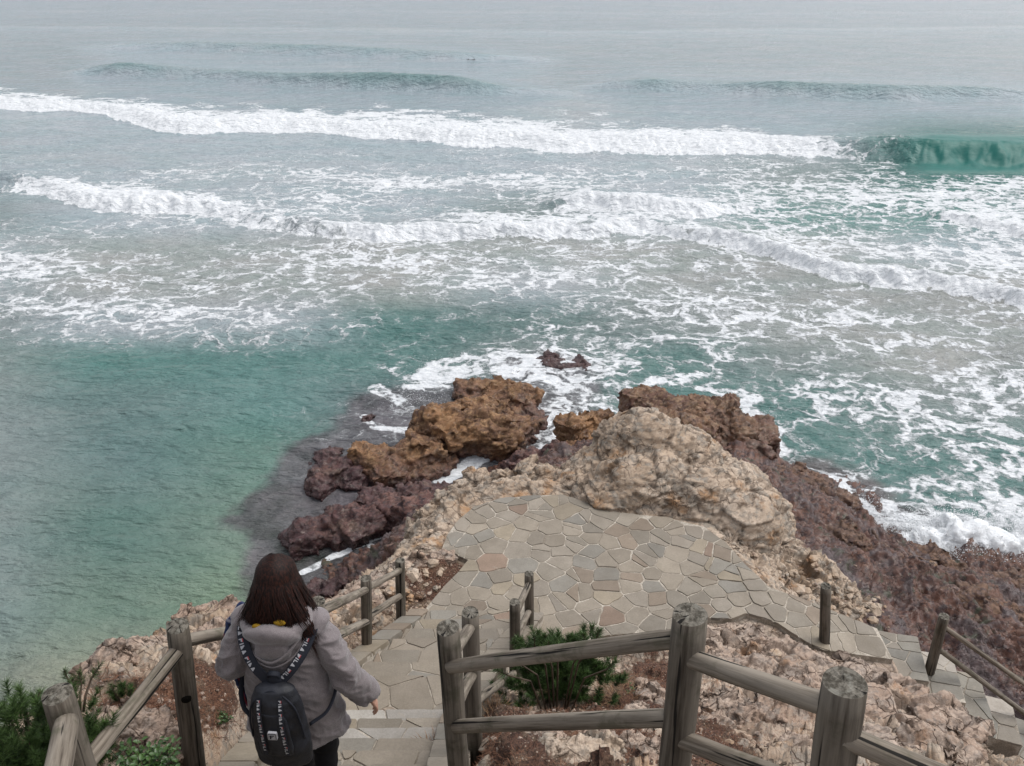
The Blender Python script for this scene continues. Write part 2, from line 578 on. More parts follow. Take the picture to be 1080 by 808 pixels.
def mat_sea():
    m = NT('sea_water')
    co = m.pos()
    foamd = m.attr('foam')
    body = m.attr('body', 'Color')
    sepc = m.n('ShaderNodeSeparateXYZ', {0: co})
    flat = m.n('ShaderNodeCombineXYZ', {0: sepc.outputs[0], 1: sepc.outputs[1], 2: 0.0}).outputs[0]
    # lace
    wn = m.noise(flat, .55, 4, .6, out=1)
    wn2 = m.noise(flat, 2.6, 4, .65, out=1)
    wc = m.vadd(flat, m.vscale(wn, 2.2))
    wc = m.vadd(wc, m.vscale(wn2, .55))
    e1 = m.voro(m.mapping(wc, (1.05, 1.5, 1)), 1.0, 'DISTANCE_TO_EDGE', dims='2D')
    e2 = m.voro(m.mapping(wc, (2.6, 3.6, 1), loc=(5, 2, 0)), 1.0, 'DISTANCE_TO_EDGE', dims='2D')
    e3 = m.voro(m.mapping(wc, (.42, .75, 1), loc=(1, 8, 0)), 1.0, 'DISTANCE_TO_EDGE', dims='2D')
    p1 = m.mr(e1, 0.0, .42, 1, 0, 'LINEAR')
    p2 = m.mr(e2, 0.0, .50, 1, 0, 'LINEAR')
    p3 = m.mr(e3, 0.0, .35, 1, 0, 'LINEAR')
    patt = m.math('ADD', m.math('MULTIPLY', p1, .42), m.math('MULTIPLY', p2, .38))
    patt = m.math('ADD', patt, m.math('MULTIPLY', p3, .22))
    fine = m.noise(flat, 5.5, 7, .72)
    patt = m.math('ADD', patt, m.math('MULTIPLY', m.math('SUBTRACT', fine, .5), .65))
    fine2 = m.noise(flat, 26, 4, .7)
    patt = m.math('ADD', patt, m.math('MULTIPLY', m.math('SUBTRACT', fine2, .5), .22))
    patch = m.noise(m.mapping(flat, (.11, .24, 1)), 1.0, 5, .62)
    dens = m.math('ADD', foamd, m.math('MULTIPLY', m.math('MULTIPLY', m.math('SUBTRACT', patch, .5), 1.45),
                                        m.mr(foamd, .02, .25)))
    thr = m.math('SUBTRACT', 1.15, m.math('MULTIPLY', dens, .98))
    f = m.mr(m.math('SUBTRACT', patt, thr), -.06, .17, 0, 1, 'LINEAR')
    veil = m.mr(m.math('SUBTRACT', patt, thr), -.34, .25, 0, .22)
    on = m.mr(foamd, .015, .09)
    f = m.math('MULTIPLY', m.math('MAXIMUM', f, veil), on)
    solid = m.mr(m.math('ADD', foamd, m.math('MULTIPLY', m.math('SUBTRACT', fine, .5), .5)), .90, 1.02)
    f = m.math('MAXIMUM', f, solid, clamp=True)
    # water colour
    cn = m.noise(m.mapping(flat, (.25, .5, 1), (0, 0, .5)), 1.0, 6, .6)
    bcol = m.mix(m.math('MULTIPLY', m.mr(cn, .36, .64, 0, .42), m.math('SUBTRACT', 1.0, m.attr('calm'))), body, m.mix(1.0, body, (.62, .86, .84), 'MULTIPLY'))
    sandn = m.noise(m.mapping(flat, (.09, .13, 1), loc=(20, 7, 0)), 1.0, 4, .6)
    bcol = m.mix(m.math('MULTIPLY', m.mr(sandn, .47, .66, 0, .45), m.math('SUBTRACT', 1.0, m.attr('calm'))), bcol, m.mix(1.0, bcol, (1.16, 1.08, 1.03), 'MULTIPLY'))
    fc = m.mix(m.mr(fine, .3, .6), (.58, .61, .63), (.76, .775, .79))
    col = m.mix(f, bcol, fc)
    # ripples
    r0 = m.noise(m.mapping(flat, (.10, .42, 1), (0, 0, .05)), 1.0, 4, .6)
    r1 = m.noise(m.mapping(flat, (.9, 2.0, 1), (0, 0, .45)), 1.0, 3, .55)
    r2 = m.noise(m.mapping(flat, (2.6, 6.0, 1), (0, 0, .30)), 1.0, 4, .6)
    r3 = m.noise(m.mapping(flat, (9, 17, 1), (0, 0, .6)), 1.0, 4, .6)
    h = m.math('ADD', m.math('MULTIPLY', r1, .34), m.math('MULTIPLY', r2, .17))
    h = m.math('ADD', h, m.math('MULTIPLY', r3, .040))
    h = m.math('ADD', h, m.math('MULTIPLY', r0, .55))
    h = m.math('ADD', h, m.math('MULTIPLY', f, m.math('ADD', .012, m.math('MULTIPLY', fine, .05))))
    h = m.math('MULTIPLY', h, m.math('SUBTRACT', 1.0, m.math('MULTIPLY', m.attr('calm'), .88)))
    nrm = m.bump(h, 1.0, 1.0)
    m.p(color=col, rough=m.math('ADD', m.math('ADD', .10, m.math('MULTIPLY', m.attr('calm'), .35)), m.math('MULTIPLY', f, .65)), ior=1.333, spec=m.mr(f, 0, 1, .5, .15), normal=nrm)
    return m.m

M = {}
M['terrain'] = mat_terrain()
M['outcrop'] = mat_rock('weathered_tan_rock', TAN, 1.6, OCHRE, 1.0)
M['pinkrock'] = mat_rock('pale_pink_rock', PINK, crack=1.25, bump=.04)
M['ochre'] = mat_rock('brown_sea_rock', OCHRE, .22, WINE, .9, .7, .035, .35)
M['rust'] = mat_rock('rust_and_black_rock', [(.20, .105, .05), (.12, .058, .04), (.24, .15, .085), (.04, .022, .018)], .75, WINE, .9, .65, .035, .7)
M['wine'] = mat_rock('wine_red_sea_rock', WINE, .25, [(.06, .03, .035), (.03, .015, .018), (.10, .05, .05), (.02, .012, .014)], .8, .6, .04)
M['wood'] = mat_wood('weathered_wood', .62)
M['rail'] = mat_wood('weathered_rail_wood', 1.0)
M['endgrain'] = mat_endgrain()
M['dark'] = simple('hollow_shade_paint', (.006, .005, .004), .95, .1)
M['flag'] = mat_paving()
M['mortar'] = mat_mortar()
M['sea'] = mat_sea()

# ------------------------------------------------------------------ base terrain
def W(x, y, down):
    return (x, y, H - down)
ctrl = [W(0, 0, 1.55), W(-2, 0, 1.7), W(2, 0, 1.6), W(0, -3, .3), W(3, -2, 1.0), W(-3, -2, .9), W(-4, 1, 3.5), W(-5, 3, 7.5),
        W(-1.6, 1.9, 3.1), W(-1.75, 2.9, 3.68), W(-2.3, 3.0, 3.7), W(-.7, 1.9, 3.2), W(-1.0, 2.9, 4.1), W(-.28, 2.7, 3.5), W(-.1, 3.5, 4.2),
        W(.03, 5.4, 5.95), W(.2, 6.4, 6.62), W(.64, 2.26, 3.1), W(.95, 1.65, 2.75), W(1.6, 1.2, 2.5), W(-1.45, 4.4, 4.95),
        W(-1.5, 5.8, 6.1), W(-1.25, 6.8, 6.65), W(-2.6, 2.0, 3.1), W(-2.2, 1.2, 2.6),
        W(3, 2, 3.6), W(2, 2.5, 3.4), W(4.5, 3, 5.5), W(6, 4, 7.5), W(6.2, 5.3, 8.7), W(8, 5, 9.4), W(9, 8, 9.4),
        W(5.0, 6.1, 8.0), W(4.5, 6.35, 7.5), W(5.7, 6.2, 8.7), W(5.2, 5.4, 7.4), W(5.0, 7.6, 8.7), W(6.2, 7.0, 9.0), W(4.2, 7.6, 8.0)]
def C(px, py, down):
    p = PD(px, py, down)
    ctrl.append((p.x, p.y, p.z))
    return p
edge = [(30, 762, 3.55), (80, 728, 4.0), (115, 708, 4.35), (150, 690, 4.65), (190, 668, 5.0), (235, 655, 5.45), (300, 648, 6.0),
        (345, 640, 6.35), (375, 618, 6.5), (405, 602, 6.62), (425, 585, 6.75), (445, 560, 6.8), (460, 537, 6.75), (485, 515, 6.6), (540, 503, 6.66), (590, 507, 6.68)]
for i, e in enumerate(edge):
    p = C(*e)
    ox, oy = (-1, .9) if e[0] < 440 else (-.3, 1.2)
    ctrl.append((p.x + .7 * ox, p.y + .7 * oy, p.z - (1.6 if e[0] < 420 else 1.2)))
    if e[0] < 430:
        ctrl.append((p.x + 1.5 * ox, p.y + 1.5 * oy, max(.1, p.z - 3.6)))
        ctrl.append((p.x + 2.6 * ox, p.y + 2.6 * oy, -.5))
for e in [(430, 575, 8.9), (405, 600, 9.3), (470, 530, 9.3), (520, 510, 9.8), (565, 492, 9.2), (600, 480, 9.2), (455, 505, 10.2), (500, 492, 10.6), (535, 478, 10.6), (478, 503, 10.5), (350, 592, 10.5), (390, 570, 10.4), (412, 562, 10.2),
          (800, 560, 7.3), (830, 600, 7.2), (745, 556, 6.75), (860, 625, 7.3), (900, 645, 7.6), (940, 655, 8.0),
          (820, 520, 8.9), (870, 560, 9.0), (900, 600, 8.95), (950, 650, 8.9), (1000, 650, 9.1), (1060, 690, 9.2), (1078, 740, 9.1),
          (1080, 640, 9.5), (1020, 620, 9.35), (950, 600, 9.3), (850, 500, 9.75), (890, 528, 9.85), (925, 560, 9.8), (1000, 588, 9.75), (1080, 604, 9.85), (800, 492, 9.6),
          (905, 490, 10.6), (965, 530, 10.7), (1020, 560, 10.7), (1080, 575, 10.7), (800, 465, 10.6), (850, 440, 11.2), (760, 400, 11.5),
          (600, 380, 10.8), (600, 430, 10.6), (500, 380, 11), (420, 420, 10.8), (300, 500, 10.8), (250, 600, 10.8), (380, 520, 10.4), (450, 470, 10.4), (500, 460, 10.4),
          (760, 660, 6.75), (800, 672, 6.72), (830, 695, 6.5), (780, 695, 6.35), (865, 712, 6.62), (900, 730, 6.45), (940, 728, 6.95), (980, 747, 6.75), (1010, 772, 6.5), (1040, 802, 6.7),
          (900, 762, 5.4), (850, 800, 4.7), (950, 800, 5.2), (760, 740, 5.4), (700, 702, 6.05), (650, 690, 6.2), (680, 760, 4.8),
          (600, 790, 4.0), (560, 742, 5.0), (650, 800, 3.9), (740, 800, 3.85), (1000, 808, 5.7), (620, 665, 6.68), (800, 735, 5.6)]:
    C(*e)
for x, y in [(-10, 6), (-12, 14), (-8, 18), (-4, 22), (2, 24), (8, 22), (14, 18), (-7, 12), (-6, 8), (12, 13), (16, 10)]:
    ctrl.append((x, y, -1.6))
ctrl = np.array(ctrl)
def _k(a, b):
    d = np.sqrt(((a[:, None, :] - b[None, :, :]) ** 2).sum(-1) + .02)
    return d
n = len(ctrl)
A = np.zeros((n + 3, n + 3))
A[:n, :n] = _k(ctrl[:, :2], ctrl[:, :2]) - np.eye(n) * .01
A[:n, n] = A[n, :n] = 1
A[:n, n + 1:] = ctrl[:, :2]
A[n + 1:, :n] = ctrl[:, :2].T
sol = np.linalg.lstsq(A, np.concatenate([ctrl[:, 2], np.zeros(3)]), rcond=None)[0]

def rbf(x, y):
    q = np.stack([x, y], 1)
    out = np.empty(len(q))
    for s in range(0, len(q), 60000):
        c = q[s:s + 60000]
        out[s:s + 60000] = _k(c, ctrl[:, :2]) @ sol[:n] + sol[n] + c @ sol[n + 1:]
    return out

# platform and path outline, at height ZP
ZP = H - 6.7
outline_px = [(441, 652), (469, 618), (484, 603), (494, 591), (466, 579), (472, 564), (484, 548), (500, 535), (528, 526), (560, 523), (593, 522), (626, 533),
              (652, 541), (702, 546), (743, 556), (766, 573), (785, 594), (812, 618), (845, 630), (880, 645), (925, 663),
              (941, 697), (868, 687), (850, 678), (819, 657), (787, 647), (772, 653), (745, 652), (709, 664), (640, 671), (560, 690), (500, 690), (470, 672)]
OUT = []
for a in outline_px:
    dn = 6.7 + .2 * max(0, (a[0] - 800) / 140)
    p = PD(a[0], a[1], dn)
    OUT.append((p.x, p.y, p.z))
OUT2 = np.array([(a[0], a[1]) for a in OUT])

def in_poly(x, y, poly):
    ins = np.zeros(len(x), bool)
    j = len(poly) - 1
    for i in range(len(poly)):
        xi, yi = poly[i]
        xj, yj = poly[j]
        c = ((yi > y) != (yj > y)) & (x < (xj - xi) * (y - yi) / ((yj - yi) + 1e-12) + xi)
        ins ^= c
        j = i
    return ins

def seg_dist(x, y, poly, closed=True):
    d = np.full(len(x), 1e9)
    m_ = len(poly)
    for i in range(m_ if closed else m_ - 1):
        ax, ay = poly[i]
        bx, by = poly[(i + 1) % m_]
        dx, dy = bx - ax, by - ay
        t = np.clip(((x - ax) * dx + (y - ay) * dy) / (dx * dx + dy * dy + 1e-9), 0, 1)
        d = np.minimum(d, np.hypot(x - ax - t * dx, y - ay - t * dy))
    return d

def plat_z(x):
    return ZP - .2 * np.clip((x - 2.75) / 1.5, 0, 1)

# steps of the main flight, from the platform up to the feet of the camera
STEPS = []         # (y_front(far), y_back(near), z)
yf, z = 6.93, ZP
for k in range(7):
    z += .17
    STEPS.append((yf, yf - .31, z))
    yf -= .31
STEPS[-1] = (STEPS[-1][0], STEPS[-1][1] - .22, STEPS[-1][2])
yf -= .22
while yf > .6:
    z += .205
    STEPS.append((yf, yf - .255, z))
    yf -= .255
def st_left(y):
    return np.interp(y, [0, 2.2, 3.2, 4.2, 5.0, 6.0, 6.95], [-1.15, -1.2, -1.45, -1.5, -1.42, -1.16, -.92])
def st_right(y):
    return np.interp(y, [0, 2.2, 3.2, 4.2, 5.0, 6.0, 6.95], [-.35, -.38, -.50, -.52, -.42, -.18, .10])
def step_z(y):
    z = np.full(np.shape(y), ZP)
    for a, b, zz in STEPS:
        z = np.where((y <= a) & (y > b), zz, z)
    z = np.where(y <= STEPS[-1][1], STEPS[-1][2], z)
    return z

def base_h(x, y):
    z = rbf(x, y)
    ins = in_poly(x, y, OUT2)
    d = seg_dist(x, y, OUT2)
    d = np.where(ins, 0, d)
    w = 1 - smooth(0.0, .48, d)
    z = z * (1 - w) + (plat_z(x) - .07) * w
    # the flight of steps
    cl, cr = st_left(y) - .22, st_right(y) + .20
    dx = np.maximum(np.maximum(cl - x, x - cr), 0)
    wy = (y < 6.95) & (y > -1)
    w2 = np.where(wy, 1 - smooth(0.0, .28, dx), 0)
    slope = np.interp(y, [STEPS[-1][1], STEPS[7][0], 6.93], [STEPS[-1][2], STEPS[7][2], ZP])
    z = z * (1 - w2) + (slope - .10) * w2
    return z, w, w2

def ground(x, y):
    z, _, _ = base_h(np.array([float(x)]), np.array([float(y)]))
    return float(z[0])

az = np.concatenate([np.linspace(-88, -46, 60, endpoint=False), np.linspace(-46, 46, 920, endpoint=False), np.linspace(46, 88, 60)])
rr = np.concatenate([np.exp(np.linspace(math.log(.45), math.log(6.5), 420, endpoint=False)), np.exp(np.linspace(math.log(6.5), math.log(14.5), 500, endpoint=False)), np.exp(np.linspace(math.log(14.5), math.log(24), 70))])
AZ, RR = np.meshgrid(np.radians(az), rr)
gx, gy = (RR * np.sin(AZ)).ravel(), (RR * np.cos(AZ)).ravel()
gz, wplat, wstair = base_h(gx, gy)
nr, nc = len(rr), len(az)
co = np.stack([gx, gy, gz], 1)
Z2 = co.reshape(nr, nc, 3)
du = np.gradient(Z2, axis=1)
dv = np.gradient(Z2, axis=0)
nrm = np.cross(du, dv).reshape(-1, 3)
nrm /= np.linalg.norm(nrm, axis=1)[:, None] + 1e-9
nrm[nrm[:, 2] < 0] *= -1
ppx, ppy = proj(gx, gy, gz)

def blob(px, py, rx, ry, v=1.0):
    return v * np.exp(-(((ppx - px) / rx) ** 2 + ((ppy - py) / ry) ** 2))
# where litter lies (authored once, then fixed to the ground as a vertex attribute)
lit = (blob(560, 775, 150, 38) + blob(690, 720, 60, 40, .9) + blob(480, 800, 60, 50, .7) + blob(150, 735, 60, 22, .9) + blob(215, 735, 45, 45, .9)
       + blob(458, 608, 42, 30, 1.0) + blob(420, 650, 45, 18, .5) + blob(370, 690, 60, 20, .45) + blob(700, 665, 25, 12, .6)
       + blob(620, 800, 110, 18, .6) + blob(760, 800, 50, 30, .6) + blob(680, 780, 80, 25, .7) + blob(860, 790, 40, 25, .4) + blob(60, 800, 80, 50, .8))
lit = np.clip(lit, 0, 1) * .95
pink = np.clip(blob(870, 730, 140, 60) + blob(760, 680, 60, 25, .6) + blob(120, 770, 80, 25, .6) + blob(600, 800, 90, 20, .4), 0, 1)
tide = smooth(2.55, 1.75, gz)
rocky = (1 - wplat) * (1 - wstair) * (1 - .6 * np.clip(lit, 0, 1))
det, crk1 = rock_disp(co, 1.0, 3, True)
det2, crk2 = rock_disp(co, .45, 8, True)
shelf = .055 * ridged(co, 3.2, 4, 90) + .03 * ridged(co, 11, 3, 95)
steep = smooth(.30, .70, nrm[:, 2])
rocky = rocky * (.12 + .88 * steep)
amp = rocky * (1 - tide)
und = (fbm(co, .8, 4, 140) * .20 + .10 * ridged(co * np.array([1.6, .8, 1.0]), .9, 4, 150)) * tide
disp = und + (det - .03) * amp * (.60 + .35 * pink) + det2 * amp * (.55 - .30 * pink) + shelf * tide * 1.1 + det * tide * .22
disp += (1 - amp) * .012 * fbm(co, 9, 3, 77) * (1 - wplat)
co2 = co + nrm * disp[:, None]
terrain = mesh_np('headland', co2, grid_faces(nr, nc)[:, ::-1], M['terrain'])
attr(terrain, 'litter', lit)
attr(terrain, 'pink', pink)
attr(terrain, 'tide', tide)
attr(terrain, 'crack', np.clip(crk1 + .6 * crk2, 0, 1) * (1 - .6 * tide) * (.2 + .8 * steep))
tag(terrain, 'rocky headland slope of tan stone, rusty pine litter and brown tidal shelf', 'ground', kind='structure')
TG = co2

# quick nearest look up of the displaced ground height
def gz_at(x, y):
    a = math.degrees(math.atan2(x, y))
    r = math.hypot(x, y)
    i = int(np.clip(np.searchsorted(rr, r), 0, nr - 1))
    j = int(np.clip(np.searchsorted(az, a), 0, nc - 1))
    return float(TG[i * nc + j, 2])

# ------------------------------------------------------------------ sea
def interp_table(px, py, xs, ys, T):
    T = np.asarray(T, float)
    xi = np.interp(px, xs, np.arange(len(xs)))
    yi = np.interp(py, ys, np.arange(len(ys)))
    x0 = np.minimum(xi.astype(int), len(xs) - 2)
    y0 = np.minimum(yi.astype(int), len(ys) - 2)
    fx, fy = xi - x0, yi - y0
    fx = fx * fx * (3 - 2 * fx)
    fy = fy * fy * (3 - 2 * fy)
    if T.ndim == 3:
        fx, fy = fx[:, None], fy[:, None]
    return (T[y0, x0] * (1 - fx) * (1 - fy) + T[y0, x0 + 1] * fx * (1 - fy) + T[y0 + 1, x0] * (1 - fx) * fy + T[y0 + 1, x0 + 1] * fx * fy)

azs = np.concatenate([np.linspace(-75, -44, 70, endpoint=False), np.linspace(-44, 44, 1050, endpoint=False), np.linspace(44, 75, 70)])
dep = np.concatenate([np.linspace(62, 2.6, 1150, endpoint=False), np.exp(np.linspace(math.log(2.6), math.log(.12), 90))])
rs = H / np.tan(np.radians(dep))
AZ, RR = np.meshgrid(np.radians(azs), rs)
sx, sy = (RR * np.sin(AZ)).ravel(), (RR * np.cos(AZ)).ravel()
sz = np.zeros(len(sx))
spx, spy = proj(sx, sy, 0.0)
sp3 = np.stack([sx, sy, np.zeros(len(sx))], 1)

def line_w(pts):
    """photo polyline on the sea surface -> world arrays"""
    q = np.array([tuple(PD(a, b, H))[:2] for a, b in pts])
    return q

wob = fbm(sp3, .45, 4, 200) * .55 + fbm(sp3, 2.2, 3, 210) * .18
def wave(pts, hts, wf, wb, foam=None, fw=None):
    """front line of a wave, its height along the line, width of its face and of its back; foam band width"""
    q = line_w(pts)
    wf_ = (1.0 if foam is not None else .35)
    if hts[-1] > 1.2: wf_ = 1 - .9 * smooth(840, 900, spx)
    yc = np.interp(sx, q[:, 0], q[:, 1]) + wob * wf_
    hh = np.interp(sx, q[:, 0], hts, left=hts[0], right=hts[-1])
    s = sy - yc
    prof = np.where(s < wf, smooth(0, wf, s), np.exp(-np.maximum(s - wf, 0) / wb))
    z = hh * prof
    fd = np.zeros(len(sx))
    if foam is not None:
        ff = np.interp(sx, q[:, 0], foam, left=foam[0], right=foam[-1])
        w = np.interp(sx, q[:, 0], fw)
        w = w * (1 + .3 * fbm(sp3, .7, 3, 222)) 
        core = smooth(-.12, .12, s) * (1 - smooth(w * .45, w * .85, s))
        trail = .74 * smooth(-.05, .1, s) * (1 - smooth(w * .7, w * 1.5, s))
        fd = ff * np.maximum(core, trail)
    return z, fd

foam = np.zeros(len(sx))
waves = [
    # the main breaking line
    ([(-200, 95), (0, 115), (100, 120), (190, 143), (300, 138), (420, 148), (480, 153), (600, 160), (760, 163), (870, 165), (960, 176), (1080, 180), (1250, 184)],
     [.15, .28, .32, .48, .38, .38, .42, .45, .4, .5, 1.0, .95, .95], 2.2, 3.0, [1.05] * 9 + [1.0, .0, .0, .0], [3, 5, 4.5, 8, 6, 8, 8, 8, 7, 3, 1, 1, 1]),
    # second line, left part
    ([(-60, 200), (38, 205), (80, 217), (140, 225), (210, 223), (250, 236), (300, 243), (390, 254), (500, 248), (620, 252), (700, 246), (780, 262), (870, 291), (1000, 312), (1080, 326), (1200, 350)],
     [.08, .14, .34, .48, .38, .28, .34, .42, .38, .38, .34, .44, .44, .4, .38, .38], .9, 1.6, [0, .9, 1.05, 1.05, 1.0, .8, .75, 1.05, 1.0, 1.0, .9, 1.05, 1.05, 1.05, 1.0, 1.0],
     [1, 2.0, 3.2, 4.2, 3, 1.6, 1.2, 2.0, 1.7, 1.6, 1.5, 2.4, 2.6, 2.2, 2.2, 2.2]),
    ([(560, 226), (615, 224), (660, 230), (740, 232), (800, 226), (860, 222)], [0, .5, .5, .36, .15, 0], .9, 1.8, [0, 1.05, 1.05, 1.0, .7, 0], [.5, 3.0, 3.2, 2.8, 2, 1]),
    ([(950, 226), (1000, 232), (1040, 244), (1080, 250), (1200, 265)], [0, .25, .3, .3, .3], .9, 1.6, [0, .95, 1.0, 1.0, 1.0], [1, 3.0, 2.6, 3, 3]),
    # unbroken swells
    ([(-100, 75), (60, 77), (120, 82), (200, 84), (290, 92), (400, 97), (480, 101), (545, 102), (620, 100)], [0, .0, 1.0, .6, .8, 1.2, 1.1, .4, 0], 1.8, 5, None, None),
    ([(600, 94), (690, 98), (760, 100), (830, 104), (960, 109), (1060, 107), (1150, 106)], [0, .8, .6, .95, .9, .7, 0], 1.8, 5, None, None),
    ([(60, 50), (200, 55), (340, 60), (480, 66), (600, 64)], [0, .7, .8, .6, 0], 2.5, 6, None, None),
    ([(-60, 30), (300, 32), (600, 36), (1150, 30)], [.08, .1, .1, .08], 3.5, 9, None, None),
    ([(-60, 14), (300, 12), (700, 16), (1150, 14)], [.04, .04, .04, .04], 5, 10, None, None),
    ([(-40, 196), (10, 199), (50, 204), (90, 212)], [.4, .45, .3, 0], 1.0, 2.0, None, None),
    ([(120, 372), (200, 372), (280, 366), (340, 356), (420, 352)], [0, .12, .2, .12, 0], .8, 1.6, None, None),
    ([(60, 470), (160, 480), (300, 440), (340, 420)], [0, .1, .1, 0], .8, 1.6, None, None),
]
bandf = np.zeros(len(sx))
for a in waves:
    z, fd = wave(*a)
    sz = sz + z
    bandf = np.maximum(bandf, fd)

X = [-60, 60, 120, 240, 360, 480, 600, 720, 840, 960, 1080, 1200]
Y = [0, 120, 140, 165, 190, 215, 240, 262, 290, 315, 340, 368, 385, 405, 440, 480, 520, 560, 610, 660]
FD = [
 [0]*12, [0]*12,
 [.05, .05, .05, .05, .08, .1, .12, .12, .12, .1, .05, .05],
 [.2, .2, .2, .24, .3, .3, .32, .35, .42, .38, .30, .3],
 [.28, .3, .34, .38, .52, .55, .48, .48, .55, .62, .62, .6],
 [.10, .2, .32, .46, .58, .58, .55, .5, .58, .62, .66, .6],
 [.36, .36, .38, .42, .58, .54, .52, .6, .68, .68, .68, .7],
 [.50, .50, .48, .46, .44, .46, .46, .46, .62, .74, .74, .7],
 [.54, .56, .54, .50, .48, .48, .48, .46, .44, .58, .72, .7],
 [.58, .56, .50, .46, .45, .46, .48, .46, .42, .42, .54, .6],
 [.44, .50, .50, .50, .40, .38, .50, .50, .50, .46, .50, .5],
 [.28, .30, .28, .26, .14, .34, .52, .52, .48, .48, .52, .5],
 [.22, .12, .06, .03, .14, .42, .58, .50, .48, .52, .56, .6],
 [.12, .05, .0, .0, .14, .50, .62, .46, .48, .52, .58, .6],
 [.04, .0, .0, .0, .22, .50, .52, .46, .52, .54, .60, .6],
 [.0, .0, .0, .0, .12, .40, .30, .40, .55, .52, .60, .6],
 [.0, .0, .0, .0, .10, .20, .3, .4, .52, .52, .52, .6],
 [.0, .0, .0, .0, .10, .15, .2, .3, .5, .58, .70, .7],
 [.0, .0, .0, .0, .0, .0, .1, .1, .3, .6, .60, .6],
 [0]*12]
foam = interp_table(spx, spy, X, Y, FD)
# streaks and collars round the rocks, as lines on the water with a width in metres
streaks = [([(396, 408), (420, 420), (440, 432)], .24, .60), ([(445, 400), (470, 385), (520, 378), (560, 380)], .7, .66),
           ([(455, 402), (490, 394), (545, 390)], .45, .80), ([(570, 400), (600, 420), (590, 440)], .35, .75),
           ([(475, 500), (500, 488), (530, 478)], .30, .98), ([(468, 508), (490, 497)], .22, .95),
           ([(320, 606), (345, 592), (372, 578), (400, 566), (412, 560)], .10, .98),
           ([(360, 585), (385, 570), (398, 582)], .08, .85),
           ([(385, 440), (395, 452), (440, 455)], .14, .75), ([(575, 470), (555, 478), (530, 480)], .22, .85),
           ([(640, 420), (600, 426), (575, 430)], .4, .62), ([(790, 425), (812, 450), (816, 474)], .30, .90), ([(765, 492), (790, 490), (815, 480)], .28, 1.0),
           ([(880, 512), (905, 535), (930, 560), (960, 575)], .40, .93), ([(930, 548), (980, 566), (1030, 572), (1090, 572), (1200, 575)], .8, .93),
           ([(740, 410), (780, 414), (800, 425)], .25, .8), ([(680, 405), (720, 400)], .4, .75),
           ([(388, 560), (420, 540)], .1, .6), ([(600, 455), (580, 462)], .2, .8)]
for pts, w, v in streaks:
    q = line_w(pts)
    d = seg_dist(sx, sy, q, closed=False) + .35 * w * fbm(sp3, 2.0, 2, 240)
    foam = np.maximum(foam, v * (1 - smooth(w * .45, w * 1.2, d)))
behind = np.zeros(len(sx))
foam = np.maximum(foam, bandf)
# clean water just in front of the swells and on the green face at the right
face = smooth(930, 985, spx) * smooth(140, 150, spy) * (1 - smooth(179, 188, spy))
foam = foam * (1 - face * .95)
foam = foam * (1 - smooth(.25, .6, face))
q_ = line_w([(930, 163), (985, 160), (1080, 163), (1200, 166)])
d_l = seg_dist(sx, sy, q_, closed=False) + .35 * fbm(sp3, 1.1, 3, 260)
foam = np.maximum(foam, .72 * (1 - smooth(.1, .55, d_l)) * smooth(960, 1010, spx))
# body colour; far rows painted paler in place of haze and sky reflection
def cs(*a):
    return srgb(*a)
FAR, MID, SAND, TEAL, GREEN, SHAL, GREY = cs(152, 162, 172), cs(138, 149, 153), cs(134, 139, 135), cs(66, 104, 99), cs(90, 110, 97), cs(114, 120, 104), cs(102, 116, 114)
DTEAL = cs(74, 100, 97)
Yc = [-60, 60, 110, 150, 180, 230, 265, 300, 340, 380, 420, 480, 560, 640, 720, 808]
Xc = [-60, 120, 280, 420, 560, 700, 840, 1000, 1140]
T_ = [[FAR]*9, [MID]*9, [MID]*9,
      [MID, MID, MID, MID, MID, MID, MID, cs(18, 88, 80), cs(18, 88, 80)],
      [MID, MID, MID, MID, MID, MID, GREY, cs(18, 88, 80), cs(18, 88, 80)],
      [GREY, MID, MID, MID, GREY, MID, cs(70, 112, 106), cs(70, 112, 106), MID],
      [MID, SAND, SAND, SAND, SAND, SAND, SAND, MID, MID],
      [MID, SAND, SAND, SAND, MID, SAND, SAND, SAND, SAND],
      [GREY, MID, MID, TEAL, DTEAL, GREY, SAND, SAND, SAND],
      [GREY, cs(62, 104, 98), TEAL, TEAL, GREY, TEAL, GREY, SAND, GREY],
      [GREY, DTEAL, TEAL, cs(62, 84, 84), GREY, TEAL, TEAL, GREY, GREY],
      [GREY, DTEAL, cs(72, 104, 94), cs(70, 78, 80), GREY, TEAL, TEAL, TEAL, TEAL],
      [GREY, cs(66, 96, 88), GREEN, cs(70, 72, 76), GREY, GREY, DTEAL, TEAL, TEAL],
      [GREY, cs(82, 104, 92), cs(88, 114, 92), cs(74, 74, 76), GREY, GREY, GREY, GREY, GREY],
      [cs(88, 102, 94), SHAL, cs(118, 124, 100), GREY, GREY, GREY, GREY, GREY, GREY],
      [cs(92, 102, 92), SHAL, SHAL, GREY, GREY, GREY, GREY, GREY, GREY]]
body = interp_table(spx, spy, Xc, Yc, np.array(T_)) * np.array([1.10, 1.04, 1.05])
fm = (1 - smooth(230, 330, spy))[:, None]  # lifts the painted distance fade of the far water further
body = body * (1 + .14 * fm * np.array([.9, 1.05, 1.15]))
nl = (smooth(330, 420, spy) * (1 - smooth(330, 480, spx)))[:, None]
body = body * (1 + .26 * nl) + nl * np.array([.018, .006, .008])
dk = line_w([(388, 415), (338, 442), (304, 478), (272, 515), (256, 560), (252, 640), (430, 640), (560, 540), (640, 470), (640, 395), (590, 372), (520, 388), (450, 405)])
dd = seg_dist(sx, sy, dk)
dd = np.where(in_poly(sx, sy, dk), -dd, dd) + .55 * fbm(sp3, .9, 5, 300)
dmask = (1 - smooth(-.30, .30, dd + .15))[:, None] * .86
